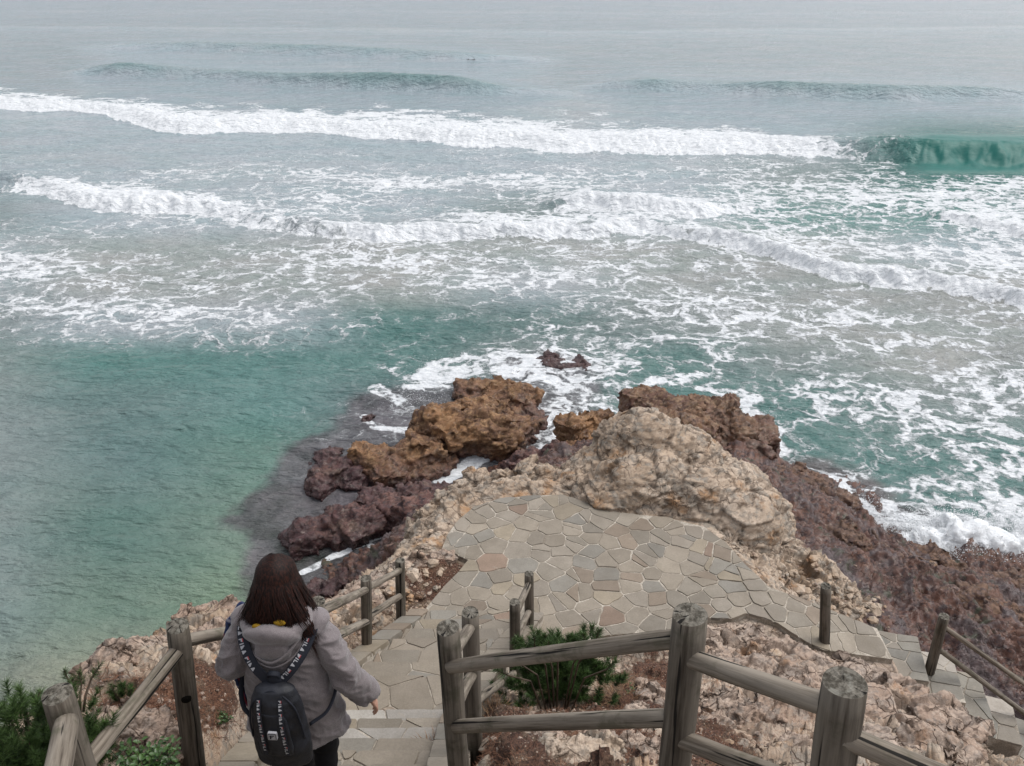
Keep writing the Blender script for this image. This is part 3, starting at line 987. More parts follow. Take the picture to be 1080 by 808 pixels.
dcol = np.array(cs(76, 70, 74))[None, :] * np.clip(1 + .45 * fbm(sp3, 1.0, 4, 310) + .35 * ridged(sp3, 2.6, 3, 316), .25, 2.2)[:, None]
body = body * (1 - dmask) + dcol * dmask
# rock just under the surface at the right shelf
dk2 = line_w([(790, 485), (870, 492), (930, 525), (985, 560), (1090, 575), (1090, 620), (900, 620), (800, 520)])
dd2 = seg_dist(sx, sy, dk2)
dd2 = np.where(in_poly(sx, sy, dk2), -dd2, dd2) + .3 * fbm(sp3, 1.2, 4, 320)
dm2 = (1 - smooth(-.2, .5, dd2))[:, None] * .8
body = body * (1 - dm2) + np.array(cs(88, 72, 74))[None, :] * dm2
# the thin water of the raised faces is clearer and greener
facing = np.clip(sz - .25, 0, 1)[:, None] * (bandf < .2)[:, None]
body = body * (1 - .65 * facing) + np.array(cs(26, 100, 90))[None, :] * .65 * facing
near = smooth(90, 25, np.hypot(sx, sy))
sz += near * (.05 * fbm(sp3 * np.array([1, 1.9, 1]), .35, 3, 400) + .02 * fbm(sp3 * np.array([1, 1.7, 1]), 1.6, 3, 410))
solidm = smooth(.8, 1.0, bandf)
sz += solidm * (.03 * ridged(sp3, 1.3, 4, 420) + .045 * fbm(sp3, 4.0, 3, 430))
sea = mesh_np('sea', np.stack([sx, sy, sz], 1), grid_faces(len(rs), len(azs))[:, ::-1], M['sea'])
attr(sea, 'foam', foam)
attr(sea, 'calm', face)
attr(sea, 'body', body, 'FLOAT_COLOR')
tag(sea, 'grey green sea with breaking waves and lacy foam', 'sea', kind='structure')

# ------------------------------------------------------------------ rocks
def rock(name, label, lobes, mat, group=None, seed=0, voxel=.05, s=.6, cat='rock', amp=1.0, blocks=4):
    """lobes: (x, y, z, rx, ry, rz); one surface, then fractured relief"""
    cx = sum(l[0] for l in lobes) / len(lobes)
    cy = sum(l[1] for l in lobes) / len(lobes)
    cz = min(l[2] for l in lobes)
    bm = bmesh.new()
    rn = random.Random(seed)
    for l in lobes:
        rot = Matrix.Rotation(rn.uniform(-.5, .5), 3, 'Z') @ Matrix.Rotation(rn.uniform(-.25, .25), 3, 'X') @ Matrix.Rotation(rn.uniform(-.2, .2), 3, 'Y')
        bm_ellipsoid(bm, (l[0] - cx, l[1] - cy, l[2] - cz), [q_ * (.90 if blocks else 1) for q_ in l[3:6]], rot)
        for _ in range(blocks):
            dx_, dy_, dz_ = rn.uniform(-.5, .5) * l[3], rn.uniform(-.5, .5) * l[4], rn.uniform(-.2, .35) * l[5]
            r3 = Matrix.Rotation(rn.uniform(-.9, .9), 3, 'Z') @ Matrix.Rotation(rn.uniform(-.35, .35), 3, 'X') @ Matrix.Rotation(rn.uniform(-.35, .35), 3, 'Y')
            bm_box(bm, (l[0] - cx + dx_, l[1] - cy + dy_, l[2] - cz + dz_), (l[3] * rn.uniform(.85, 1.4), l[4] * rn.uniform(.85, 1.35), l[5] * rn.uniform(.8, 1.15)), r3)
    me = remesh(bm, voxel * .8, 2)
    v = verts_of(me).astype(np.float64)
    nn = normals_of(me)
    w = v + np.array([cx, cy, cz])
    big = .10 * fbm(w, 1.1 / s, 2, seed + 5) * s
    d1, k1 = rock_disp(w, s, seed, True)
    v = v + nn * (((d1 * .62 + big) * amp)[:, None])
    w = v + np.array([cx, cy, cz])
    n1, k2 = rock_disp(w, s * .3, seed + 70, True)
    v = v + nn * (n1 * .55 * amp)[:, None]
    set_verts(me, v)
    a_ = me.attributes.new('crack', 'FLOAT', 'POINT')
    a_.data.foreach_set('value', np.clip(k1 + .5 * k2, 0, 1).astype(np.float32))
    o = link_mesh(name, me, mat)
    o.location = (cx, cy, cz)
    tag(o, label, cat, group)
    return o

def L(px, py, down, rx, ry, rz):
    p = PD(px, py, down)
    return (p.x, p.y, p.z, rx * .98, ry * .88, rz * .76)

SG = 'rocks standing in the surf'
M['shelfrock'] = mat_rock('brown_shelf_rock', [(.13, .075, .05), (.18, .10, .06), (.075, .042, .036), (.20, .13, .10)], .25, WINE, .9, .65, .035)
rock('sea_rock', 'largest golden brown rock in the surf, with humped top, left of the paved terrace tip',
     [L(466, 455, 9.75, .75, .7, .95), L(515, 462, 9.75, 1.0, .75, .85), L(496, 440, 9.9, .8, .6, .8), L(546, 455, 9.9, .5, .5, .55), L(478, 462, 9.9, .8, .5, .6)], M['ochre'], SG, 1, .045, .7)
rock('sea_rock', 'reddish brown rock hump behind the largest golden one, white foam at its back',
     [L(505, 418, 10.0, .55, .5, .65), L(535, 428, 10.0, .75, .6, .70), L(560, 445, 10.1, .5, .5, .5)], M['ochre'], SG, 2, .045, .6)
rock('sea_rock', 'low ochre rock with blocky ledges in front of the largest golden rock',
     [L(395, 492, 9.95, .55, .6, .65), L(440, 484, 9.95, .75, .55, .60), L(470, 478, 10.0, .4, .5, .45), L(410, 505, 10.0, .45, .4, .5), L(450, 500, 10.05, .7, .4, .4)], M['ochre'], SG, 3, .045, .5)
rock('sea_rock', 'dark craggy rock with black weed at the far left of the reef',
     [L(352, 502, 10.05, .5, .5, .55), L(338, 515, 10.05, .4, .45, .45), L(370, 510, 10.05, .4, .4, .45), L(345, 487, 10.1, .3, .3, .4)], M['wine'], SG, 4, .04, .4)
rock('sea_rock', 'wide wine red rock, nearest to the open green water on the left',
     [L(326, 572, 10.0, .5, .6, .6), L(365, 560, 9.95, .75, .55, .62), L(410, 545, 9.95, .6, .55, .60), L(436, 528, 9.95, .4, .4, .5)], M['wine'], SG, 5, .045, .5)
rock('sea_rock', 'rounded crimson mound below the thin white foam channel near the woman',
     [L(374, 620, 10.0, .60, .40, .42), L(402, 610, 9.95, .40, .35, .40), L(348, 630, 10.1, .5, .35, .32), L(420, 618, 9.7, .4, .35, .45)], M['wine'], SG, 6, .04, .4)
rock('sea_rock', 'purple red rock wedged between the ochre ledges and the terrace slope',
     [L(405, 532, 10.0, .5, .4, .5), L(455, 522, 9.9, .5, .35, .38), L(445, 543, 9.6, .5, .4, .5)], M['wine'], SG, 7, .045, .45)
rock('sea_rock', 'brown knob of rock just left of the big tan outcrop',
     [L(612, 462, 9.5, .50, .55, .80), L(628, 455, 9.5, .35, .5, .7), L(605, 480, 9.5, .5, .4, .5)], M['ochre'], SG, 8, .04, .5)
rock('sea_rock', 'black wet ridge of rock between the foam channel and the terrace',
     [L(560, 492, 9.8, .7, .4, .55), L(590, 487, 9.6, .6, .4, .65)], M['wine'], SG, 9, .04, .4)
rock('sea_rock', 'rust and black rock behind the tan outcrop, foam along its right side',
     [L(690, 448, 9.4, .85, .8, 1.1), L(735, 452, 9.5, 1.05, .9, 1.1), L(775, 468, 9.6, .75, .85, .95), L(768, 490, 9.7, .75, .6, .65), L(720, 470, 9.2, .9, .7, 1.0)], M['rust'], SG, 10, .045, .6)
rock('sea_rock', 'flat dark rock awash farthest out in the surf beyond the reef',
     [L(597, 388, 10.12, .75, .5, .22), L(570, 383, 10.15, .5, .35, .18), L(620, 392, 10.15, .4, .35, .18)], M['wine'], SG, 11, .04, .35)
rock('sea_rock', 'small dark rock poking out of the foam above the largest golden rock',
     [L(545, 398, 10.15, .28, .25, .22), L(556, 402, 10.2, .2, .2, .18)], M['wine'], SG, 12, .03, .25)
rock('sea_rock', 'smallest round dark rock alone in the water left of the golden rock',
     [L(388, 444, 10.05, .17, .17, .20), L(392, 447, 10.1, .12, .12, .12)], M['wine'], SG, 13, .02, .2)

rock('sea_rock', 'low brown rock at the right edge with surf washing over its seaward side', [L(1056, 622, 9.72, .55, .35, .40), L(1086, 626, 9.7, .5, .35, .42), L(1034, 624, 9.75, .35, .3, .30)], M['shelfrock'], SG, 14, .035, .35)
rock('sea_rock', 'squat brown rock at the shelf rim just left of the highest spray', [L(960, 592, 9.65, .5, .35, .40), L(985, 598, 9.6, .45, .35, .40), L(940, 580, 9.7, .3, .3, .3)], M['shelfrock'], SG, 15, .035, .35)
rock('sea_rock', 'flat brown rib of the shelf nearest to the rust and black rock', [L(850, 512, 9.6, .6, .4, .32), L(885, 530, 9.6, .5, .4, .32), L(820, 505, 9.6, .45, .35, .32)], M['shelfrock'], SG, 16, .035, .35)
rock('sea_rock', 'rust brown hummock in the middle of the tidal shelf', [L(900, 578, 9.2, .5, .4, .35), L(925, 590, 9.25, .45, .4, .30), L(880, 565, 9.2, .4, .3, .3)], M['shelfrock'], SG, 17, .035, .35)
rock('sea_rock', 'brown ridge on the shelf just above the far rail of the right steps', [L(1010, 640, 9.2, .5, .35, .35), L(1045, 655, 9.25, .55, .35, .35), L(1075, 665, 9.3, .4, .35, .35)], M['shelfrock'], SG, 18, .035, .35)
rock('rock_outcrop', 'big weathered tan outcrop of cracked stone rising past the far end of the terrace',
     [(1.85, 10.25, H - 7.35, .95, .85, 1.50), (1.35, 10.0, H - 7.4, .75, .75, 1.10), (2.45, 10.05, H - 7.35, .90, .80, 1.25), (2.95, 9.75, H - 7.35, .80, .70, .90),
      (3.35, 9.4, H - 7.45, .60, .6, .72), (1.0, 9.75, H - 7.3, .5, .5, .72), (3.0, 10.3, H - 8.1, .9, .7, .9),
      (1.85, 9.55, H - 7.0, .95, .65, .85), (1.35, 9.45, H - 7.05, .6, .6, .62), (2.5, 9.35, H - 7.0, .85, .55, .72), (3.0, 9.05, H - 7.05, .6, .5, .55)],
     M['outcrop'], None, 21, .032, .8, 'rock outcrop', .62, 0)
def R_(px, py, down, r):
    p = PD(px, py, down)
    return (p.x, p.y, p.z, r, r * .85, r * 1.15)
rock('boulder', 'long low ridge of tan rock curving round the left rim of the terrace tip',
     [R_(447, 585, 7.10, .24), R_(449, 567, 7.12, .23), R_(456, 550, 7.12, .23), R_(468, 535, 7.10, .24), R_(485, 523, 7.10, .24), R_(506, 515, 7.1, .25),
      R_(530, 512, 7.05, .27), R_(552, 510, 7.02, .29), R_(574, 511, 7.02, .28), R_(592, 514, 7.02, .26)], M['outcrop'], 'loose rocks on the headland', 22, .026, .4, blocks=3)
def gb(px, py, down, rx, ry, rz, lift=0.0):
    p = PD(px, py, down)
    z = gz_at(p.x, p.y)
    return (p.x, p.y, z + lift, rx, ry, rz)
GB = 'loose rocks on the headland'
rock('boulder', 'whitish block of stone on rusty litter by the left rim of the terrace', [gb(466, 592, 6.75, .14, .12, .11, .02), gb(473, 594, 6.75, .1, .1, .09, .02)], M['pinkrock'], GB, 23, .012, .12)
rock('boulder', 'small white stone lying alone on rusty litter beside the terrace', [gb(442, 629, 6.7, .055, .04, .035, .01), gb(446, 628, 6.7, .04, .03, .03, .01)], M['pinkrock'], GB, 24, .006, .06)
rock('boulder', 'broad flat pale stone under the sloping rail at the lower left', [gb(140, 772, 3.72, .22, .14, .12, .06), gb(172, 778, 3.7, .17, .13, .11, .06), gb(118, 776, 3.7, .12, .11, .1, .05)], M['pinkrock'], GB, 25, .012, .2)
rock('boulder', 'pale rounded rock on the cliff edge behind the sloping rail', [gb(120, 722, 4.3, .17, .13, .13, .0), gb(150, 712, 4.45, .2, .13, .12, 0)], M['pinkrock'], GB, 26, .014, .2)
rock('boulder', 'long pale rock on the cliff edge right of the leaning post', [gb(212, 668, 5.1, .25, .2, .18, 0), gb(240, 672, 5.2, .25, .2, .16, 0), gb(225, 690, 4.8, .2, .15, .13, 0)], M['pinkrock'], GB, 27, .018, .25)
rock('boulder', 'grey lichened slab at the bottom edge below the lower rail', [gb(625, 802, 3.85, .22, .15, .10, .0), gb(600, 808, 3.8, .15, .12, .09, 0), gb(570, 806, 3.8, .12, .1, .07, 0)], M['outcrop'], GB, 28, .012, .2)
rock('boulder', 'flat tan stone just under the lower rail near its middle', [gb(560, 782, 4.1, .12, .07, .05, 0), gb(585, 780, 4.1, .1, .06, .05, 0)], M['pinkrock'], GB, 29, .01, .12)
rock('boulder', 'small tan stone left of the two flat stones under the lower rail', [gb(543, 785, 4.1, .055, .045, .04, 0)], M['pinkrock'], GB, 30, .007, .08)
rock('boulder', 'angular tan stone right of the grey slab under the lower rail', [gb(672, 790, 4.1, .12, .09, .07, 0), gb(690, 798, 4.0, .08, .08, .06, 0)], M['pinkrock'], GB, 31, .01, .14)
rock('boulder', 'round mottled stone at the bottom edge beside the backpack', [gb(242, 806, 3.7, .10, .08, .07, 0.02)], M['pinkrock'], GB, 32, .008, .1)
rock('boulder', 'pointed yellowish stone at the foot of the slope left of the cut post', [gb(838, 790, 4.9, .16, .12, .12, 0), gb(820, 800, 4.7, .12, .1, .08, 0)], M['pinkrock'], GB, 33, .012, .18)
rock('boulder', 'grey stone beside the corner post of the middle fence', [gb(515, 797, 3.9, .09, .07, .05, 0), gb(505, 806, 3.8, .1, .08, .05, 0)], M['outcrop'], GB, 34, .009, .12)

# pale bedrock breaking through the slope on the right: one big outcrop and some separate slabs
def emb(px, py, down, r, sink=.55, fl=.75):
    g = gp0(px, py, down)
    return (g[0], g[1], g[2] - r * fl * sink, r, r * .9, r * fl)
def gp0(px, py, down):
    p = PD(px, py, down)
    for _ in range(8):
        dirv = (p - Vector((0, 0, H))).normalized()
        p = p + dirv * ((p.z - ground(p.x, p.y)) / max(-dirv.z, .2)) * .7
    return (p.x, p.y, ground(p.x, p.y))
rock('rock_outcrop', 'pale pinkish bedrock with angular cracks below the terrace edge, behind the right hand fence',
     [emb(775, 672, 6.6, .34), emb(815, 685, 6.5, .36), emb(855, 703, 6.5, .36), emb(900, 722, 6.4, .38), emb(945, 738, 6.6, .38), emb(985, 762, 6.4, .36), emb(1005, 790, 6.1, .34),
      emb(800, 712, 6.1, .38), emb(850, 735, 5.9, .40), emb(905, 757, 5.7, .42), emb(955, 785, 5.7, .40), emb(900, 795, 5.3, .34), emb(960, 815, 5.4, .36), emb(760, 700, 6.2, .28), emb(745, 676, 6.5, .22), emb(1020, 815, 5.9, .3)],
     M['pinkrock'], None, 61, .024, .75, 'rock outcrop', .55, 4)
rock('rock_outcrop', 'pale jagged bedrock along the cliff edge behind the fence left of the steps',
     [emb(262, 672, 5.4, .28), emb(292, 662, 5.7, .28), emb(322, 655, 6.0, .28), emb(350, 645, 6.3, .26), emb(376, 628, 6.5, .26), emb(402, 612, 6.6, .25), emb(424, 596, 6.7, .24), emb(300, 685, 5.4, .22)],
     M['pinkrock'], None, 65, .022, .45, 'rock outcrop', .75, 3)
rock('boulder', 'angular pale rock just right of the tall middle fence post, under the descending rail', [emb(768, 742, 5.4, .24), emb(800, 758, 5.3, .22), emb(752, 765, 5.0, .16)], M['pinkrock'], GB, 62, .016, .3)
rock('boulder', 'low pale rock on the litter between the pine shrub and the middle fence post', [emb(690, 735, 5.3, .15, .7), emb(672, 748, 5.1, .12, .7)], M['pinkrock'], GB, 63, .013, .25)
rock('boulder', 'long broken pale stone below the lower rail, left of the tall fence post', [emb(655, 772, 4.5, .13, .6), emb(628, 776, 4.4, .11, .6), emb(680, 772, 4.6, .10, .6)], M['pinkrock'], GB, 64, .012, .2)

# small gravel and rubble, uncountable
def scatter_pts(nn, blobs, rn):
    out = []
    while len(out) < nn:
        b = blobs[rn.choices(range(len(blobs)), [q[5] for q in blobs])[0]]
        p = PD(rn.gauss(b[0], b[2]), rn.gauss(b[1], b[3]), b[4])
        z0 = gz_at(p.x, p.y)
        # slide along the ray to the ground
        d = (p.y * CP + (H - p.z) * SP)
        for _ in range(6):
            p2 = p
            hz = gz_at(p.x, p.y)
            err = p.z - hz
            dirv = (p - Vector((0, 0, H))).normalized()
            p = p + dirv * (err / max(-dirv.z, .2)) * .7
        if p.length > 30 or p.y < .5: continue
        x, y = np.array([p.x]), np.array([p.y])
        if in_poly(x, y, OUT2)[0]: continue
        if p.y < 6.9 and st_left(p.y) - .02 < p.x < st_right(p.y) + .02: continue
        out.append(Vector((p.x, p.y, gz_at(p.x, p.y))))
    return out

rn = random.Random(5)
ico = bmesh.new()
bmesh.ops.create_icosphere(ico, subdivisions=1, radius=1)
IV = np.array([v.co[:] for v in ico.verts])
IF = np.array([[v.index for v in f.verts] for f in ico.faces])
ico.free()
def gravel(name, label, pts, rmin, rmax, mat, seed):
    rg = np.random.default_rng(seed)
    V, Fc = [], []
    o = 0
    for p in pts:
        s = rmin + (rmax - rmin) * rg.random() ** 3
        sc = np.array([s * rg.uniform(.7, 1.3), s * rg.uniform(.6, 1.1), s * rg.uniform(.4, .8)])
        v = IV * (1 + .25 * rg.standard_normal((len(IV), 1)) * .8) * sc
        a = rg.uniform(0, 6.28)
        c, s_ = math.cos(a), math.sin(a)
        v = np.stack([v[:, 0] * c - v[:, 1] * s_, v[:, 0] * s_ + v[:, 1] * c, v[:, 2]], 1)
        V.append(v + np.array([p.x, p.y, p.z + s * .15]))
        Fc.append(IF + o)
        o += len(IV)
    ob = mesh_np(name, np.concatenate(V), np.concatenate(Fc), mat, smooth_sh=False)
    tag(ob, label, 'gravel', kind='stuff')
    return ob
gravel('gravel', 'pale stone chips strewn over the litter and slope', scatter_pts(3800, [
    (600, 770, 90, 25, 4.2, 3), (760, 750, 60, 40, 5, 2), (400, 660, 40, 25, 6.4, 2), (160, 750, 60, 25, 4.2, 1.5), (300, 690, 60, 30, 5.2, 1), (450, 590, 20, 20, 6.7, .6),
    (840, 620, 40, 25, 7.1, 2.4), (900, 770, 60, 25, 5.5, 1), (780, 570, 25, 12, 7.0, .8)], rn), .004, .028, M['pinkrock'], 3)
gravel('rubble', 'fist sized rubble along the slopes below the terrace', scatter_pts(420, [
    (390, 640, 40, 25, 6.4, 1), (310, 680, 50, 20, 5.6, 1), (840, 625, 45, 25, 7.1, 2), (790, 570, 25, 12, 7.0, 1), (880, 640, 30, 10, 7.3, 1), (620, 785, 80, 15, 4.0, .5), (430, 590, 25, 20, 6.8, 1.2)], rn), .03, .095, M['outcrop'], 4)

# rusty pine needles
def needles_litter(nn, blobs):
    rn2 = random.Random(77)
    pts = scatter_pts(nn, blobs, rn2)
    V, Fc = [], []
    for i, p in enumerate(pts):
        a = rn2.uniform(0, math.tau)
        l = rn2.uniform(.02, .05)
        w = .0011
        d = Vector((math.cos(a), math.sin(a), rn2.uniform(-.15, .35))) * l
        s = Vector((-math.sin(a), math.cos(a), 0)) * w
        q = p + Vector((0, 0, .004 + rn2.random() * .012))
        V += [q - s, q + s, q + d + s * .5, q + d - s * .5]
        Fc.append((4 * i, 4 * i + 1, 4 * i + 2, 4 * i + 3))
    mt = NT('rusty_needles')
    g = mt.noise(mt.pos(), 40, 2)
    mt.p(color=mt.mix(mt.mr(g, .35, .65), (.085, .038, .024), (.25, .13, .08)), rough=.8, spec=.2)
    o = mesh_np('pine_litter', np.array([v[:] for v in V]), Fc, mt.m, smooth_sh=False)
    tag(o, 'rusty fallen pine needles covering the ground around the fences', 'pine litter', kind='stuff')
needles_litter(26000, [(560, 778, 90, 24, 4.2, 4), (690, 725, 40, 28, 5.3, 2), (480, 795, 30, 25, 3.7, 1.5), (150, 738, 40, 16, 4.2, 1.5), (215, 740, 25, 25, 4.3, 1.2),
                       (450, 603, 16, 10, 6.7, .5), (380, 680, 40, 16, 6.0, .5), (760, 800, 40, 20, 4.2, 1), (870, 790, 30, 18, 5.1, .5)])

# ------------------------------------------------------------------ paving
def clip(poly, nx, ny, c):
    out = []
    for i in range(len(poly)):
        a, b = poly[i], poly[(i + 1) % len(poly)]
        da, db = a[0] * nx + a[1] * ny - c, b[0] * nx + b[1] * ny - c
        if da <= 0: out.append(a)
        if da * db < 0:
            t = da / (da - db)
            out.append((a[0] + (b[0] - a[0]) * t, a[1] + (b[1] - a[1]) * t))
    return out

def cells(seeds, keep, reach=1.4):
    res = []
    for i, (x, y) in enumerate(seeds):
        if not keep[i]: 
            res.append(None)
            continue
        poly = [(x - 1, y - 1), (x + 1, y - 1), (x + 1, y + 1), (x - 1, y + 1)]
        for j, (u, v) in enumerate(seeds):
            if i == j or abs(u - x) > reach or abs(v - y) > reach: continue
            nx, ny = u - x, v - y
            c = ((u * u + v * v) - (x * x + y * y)) / 2
            poly = clip(poly, nx, ny, c)
            if len(poly) < 3: break
        res.append(poly)
    return res

def inset(poly, d):
    """shrink a convex polygon by d"""
    q = poly
    n_ = len(poly)
    cx = sum(p[0] for p in poly) / n_
    cy = sum(p[1] for p in poly) / n_
    for i in range(n_):
        a, b = poly[i], poly[(i + 1) % n_]
        ex, ey = b[0] - a[0], b[1] - a[1]
        l = math.hypot(ex, ey)
        if l < 1e-4: continue
        nx, ny = ey / l, -ex / l
        if nx * (cx - a[0]) + ny * (cy - a[1]) > 0: nx, ny = -nx, -ny
        q = clip(q, nx, ny, nx * a[0] + ny * a[1] - d)
        if len(q) < 3: return []
    return q

STONE_COL = [(.262, .224, .175), (.280, .238, .184), (.236, .206, .164), (.290, .242, .176), (.235, .185, .138), (.220, .202, .170), (.245, .172, .125), (.268, .232, .186)]
STONE_W = [5, 5, 4, 2, 1.6, 3, .6, 4]

class Flags:
    """collects flagstones: each a low prism with a worn edge"""
    def __init__(self):
        self.v, self.f, self.c, self.mi = [], [], [], []
    def stone(self, poly, zf, th=.035, gap=.012, rn=random, tones=STONE_COL, wts=STONE_W, jit=.016, raw=False):
        q = poly if raw else inset(poly, gap * rn.uniform(.6, 1.3))
        if len(q) < 3: return
        # drop tiny edges, soften corners, roughen edges
        pts = []
        m_ = len(q)
        for i in range(m_):
            a, b = Vector(q[i]), Vector(q[(i + 1) % m_])
            l = (b - a).length
            if l < .012: continue
            k = max(1, int(l / .07))
            cc = min(.2, .010 / l)
            for t in [cc] + [j / k for j in range(1, k)] + [1 - cc]:
                p = a.lerp(b, t)
                if cc < t < 1 - cc:
                    nrm_ = Vector((b - a).yx).normalized()
                    nrm_.x *= -1
                    p = p + Vector((nrm_.x, nrm_.y)) * rn.uniform(-jit, jit) * .5
                pts.append(p)
        if len(pts) < 3: return
        cx = sum(p.x for p in pts) / len(pts)
        cy = sum(p.y for p in pts) / len(pts)
        col = rn.choices(tones, wts)[0]
        k = rn.uniform(.82, 1.15)
        col = tuple(c * k for c in col)
        dz = rn.uniform(-.004, .004)
        tx, ty = rn.uniform(-.012, .012), rn.uniform(-.012, .012)
        base = len(self.v)
        n_ = len(pts)
        for lev, (sc, zz) in enumerate(((1.0, -th), (1.0, -.005), (.975, 0.0))):
            for p in pts:
                x, y = cx + (p.x - cx) * sc, cy + (p.y - cy) * sc
                self.v.append((x, y, zf(x, y) + zz + dz + tx * (x - cx) + ty * (y - cy)))
                self.c.append(col)
        for lev in range(2):
            for i in range(n_):
                j = (i + 1) % n_
                self.f.append([base + lev * n_ + i, base + lev * n_ + j, base + (lev + 1) * n_ + j, base + (lev + 1) * n_ + i])
        self.f.append([base + 2 * n_ + i for i in range(n_)])
    def build(self, name, parent=None):
        me = bpy.data.meshes.new(name)
        me.from_pydata(self.v, [], self.f)
        me.materials.append(M['flag'])
        me.update()
        o = bpy.data.objects.new(name, me)
        COL.objects.link(o)
        if parent: o.parent = parent
        attr(o, 'tone', np.array(self.c), 'FLOAT_COLOR')
        bm = bmesh.new()
        bm.from_mesh(me)
        bmesh.ops.recalc_face_normals(bm, faces=bm.faces)
        bm.to_mesh(me)
        bm.free()
        return o

rn = random.Random(42)
def jitter_seeds(x0, x1, y0, y1, s):
    out = []
    tries = 0
    while tries < 5000:
        p = (rn.uniform(x0, x1), rn.uniform(y0, y1))
        # varied stone sizes
        loc = s * rn.choice((.62, .8, 1.0, 1.25))
        if all((p[0] - q[0]) ** 2 + ((p[1] - q[1]) * 1.25) ** 2 > max(loc, s * .62) ** 2 for q in out): out.append(p)
        tries += 1
    return out
bb = (OUT2[:, 0].min() - .6, OUT2[:, 0].max() + .6, OUT2[:, 1].min() - .6, OUT2[:, 1].max() + .6)
seeds = jitter_seeds(*bb, .30)
sa = np.array(seeds)
keep = in_poly(sa[:, 0], sa[:, 1], OUT2)
dd_ = seg_dist(sa[:, 0], sa[:, 1], OUT2)
keep = keep | (dd_ < .3)
fl = Flags()
pz = lambda x, y: float(plat_z(x)) + .012
def area(p):
    return abs(sum(p[i][0] * p[(i + 1) % len(p)][1] - p[(i + 1) % len(p)][0] * p[i][1] for i in range(len(p)))) / 2
for c in cells(seeds, keep):
    if not c or len(c) < 3: continue
    c = inset(c, .0065 * rn.uniform(.5, 1.7))
    if len(c) < 3: continue
    cx_, cy_ = sum(p[0] for p in c) / len(c), sum(p[1] for p in c) / len(c)
    allin = in_poly(np.array([p[0] for p in c]), np.array([p[1] for p in c]), OUT2).all()
    if not allin:
        # trim the border stones to the outline
        q = [tuple(p) for p in OUT2]
        for i in range(len(c)):
            a, b = c[i], c[(i + 1) % len(c)]
            ex_, ey_ = b[0] - a[0], b[1] - a[1]
            l_ = math.hypot(ex_, ey_)
            if l_ < 1e-4: continue
            nx, ny = ey_ / l_, -ex_ / l_
            if nx * (cx_ - a[0]) + ny * (cy_ - a[1]) > 0: nx, ny = -nx, -ny
            q = clip(q, nx, ny, nx * a[0] + ny * a[1])
            if len(q) < 3: break
        if len(q) < 3 or area(q) < .012: continue
        c = q
    pcs = [c]
    if area(c) > .055 and rn.random() < .55:
        mx, my = sum(p[0] for p in c) / len(c) + rn.uniform(-.05, .05), sum(p[1] for p in c) / len(c) + rn.uniform(-.05, .05)
        an_ = rn.uniform(0, math.pi)
        nx, ny = math.cos(an_), math.sin(an_)
        g_ = .006
        pcs = [clip(c, nx, ny, nx * mx + ny * my - g_), clip(c, -nx, -ny, -(nx * mx + ny * my) - g_)]
    for c in pcs:
        if len(c) >= 3 and area(c) > .004:
            fl.stone(c, lambda x, y: pz(x, y), rn=rn, gap=0, raw=True)
pav = fl.build('terrace_paving')
tag(pav, 'crazy paving of grey and brown flagstones on the terrace', 'paving', kind='structure')
# mortar bed with its edge
bm = bmesh.new()
top = [bm.verts.new((a[0], a[1], float(plat_z(a[0])) + .004)) for a in OUT]
bot = [bm.verts.new((a[0], a[1], float(plat_z(a[0])) - .45)) for a in OUT]
bm.faces.new(top)
for i in range(len(top)):
    j = (i + 1) % len(top)
    bm.faces.new((top[i], bot[i], bot[j], top[j]))
bmesh.ops.recalc_face_normals(bm, faces=bm.faces)
bmesh.ops.triangulate(bm, faces=[f for f in bm.faces if len(f.verts) > 4])
mb = from_bm('terrace_bed', bm, M['mortar'], None, False)
tag(mb, 'mortar bed under the flagstones of the terrace', 'paving', kind='structure')

def fill_quad(fs, q, zf, th, sp, rn, tones, wts, gap=.006):
    q = [tuple(p) for p in q]
    x0, x1 = min(p[0] for p in q) - .25, max(p[0] for p in q) + .25
    y0, y1 = min(p[1] for p in q) - .25, max(p[1] for p in q) + .25
    sd_ = []
    for _ in range(260):
        p = (rn.uniform(x0, x1), rn.uniform(y0, y1))
        if all((p[0] - t[0]) ** 2 + (p[1] - t[1]) ** 2 > (sp * rn.choice((.75, 1, 1.3))) ** 2 for t in sd_): sd_.append(p)
    cx0, cy0 = sum(p[0] for p in q) / 4, sum(p[1] for p in q) / 4
    for c in cells(sd_, [True] * len(sd_)):
        if not c or len(c) < 3: continue
        c = inset(c, gap * rn.uniform(.6, 1.3))
        for i in range(4):
            if len(c) < 3: break
            a, b = q[i], q[(i + 1) % 4]
            ex_, ey_ = b[0] - a[0], b[1] - a[1]
            l_ = math.hypot(ex_, ey_)
            nx, ny = ey_ / l_, -ex_ / l_
            if nx * (cx0 - a[0]) + ny * (cy0 - a[1]) > 0: nx, ny = -nx, -ny
            c = clip(c, nx, ny, nx * a[0] + ny * a[1])
        if len(c) >= 3 and area(c) > .0035:
            fs.stone(c, zf, th, 0, rn, tones, wts, .006, raw=True)

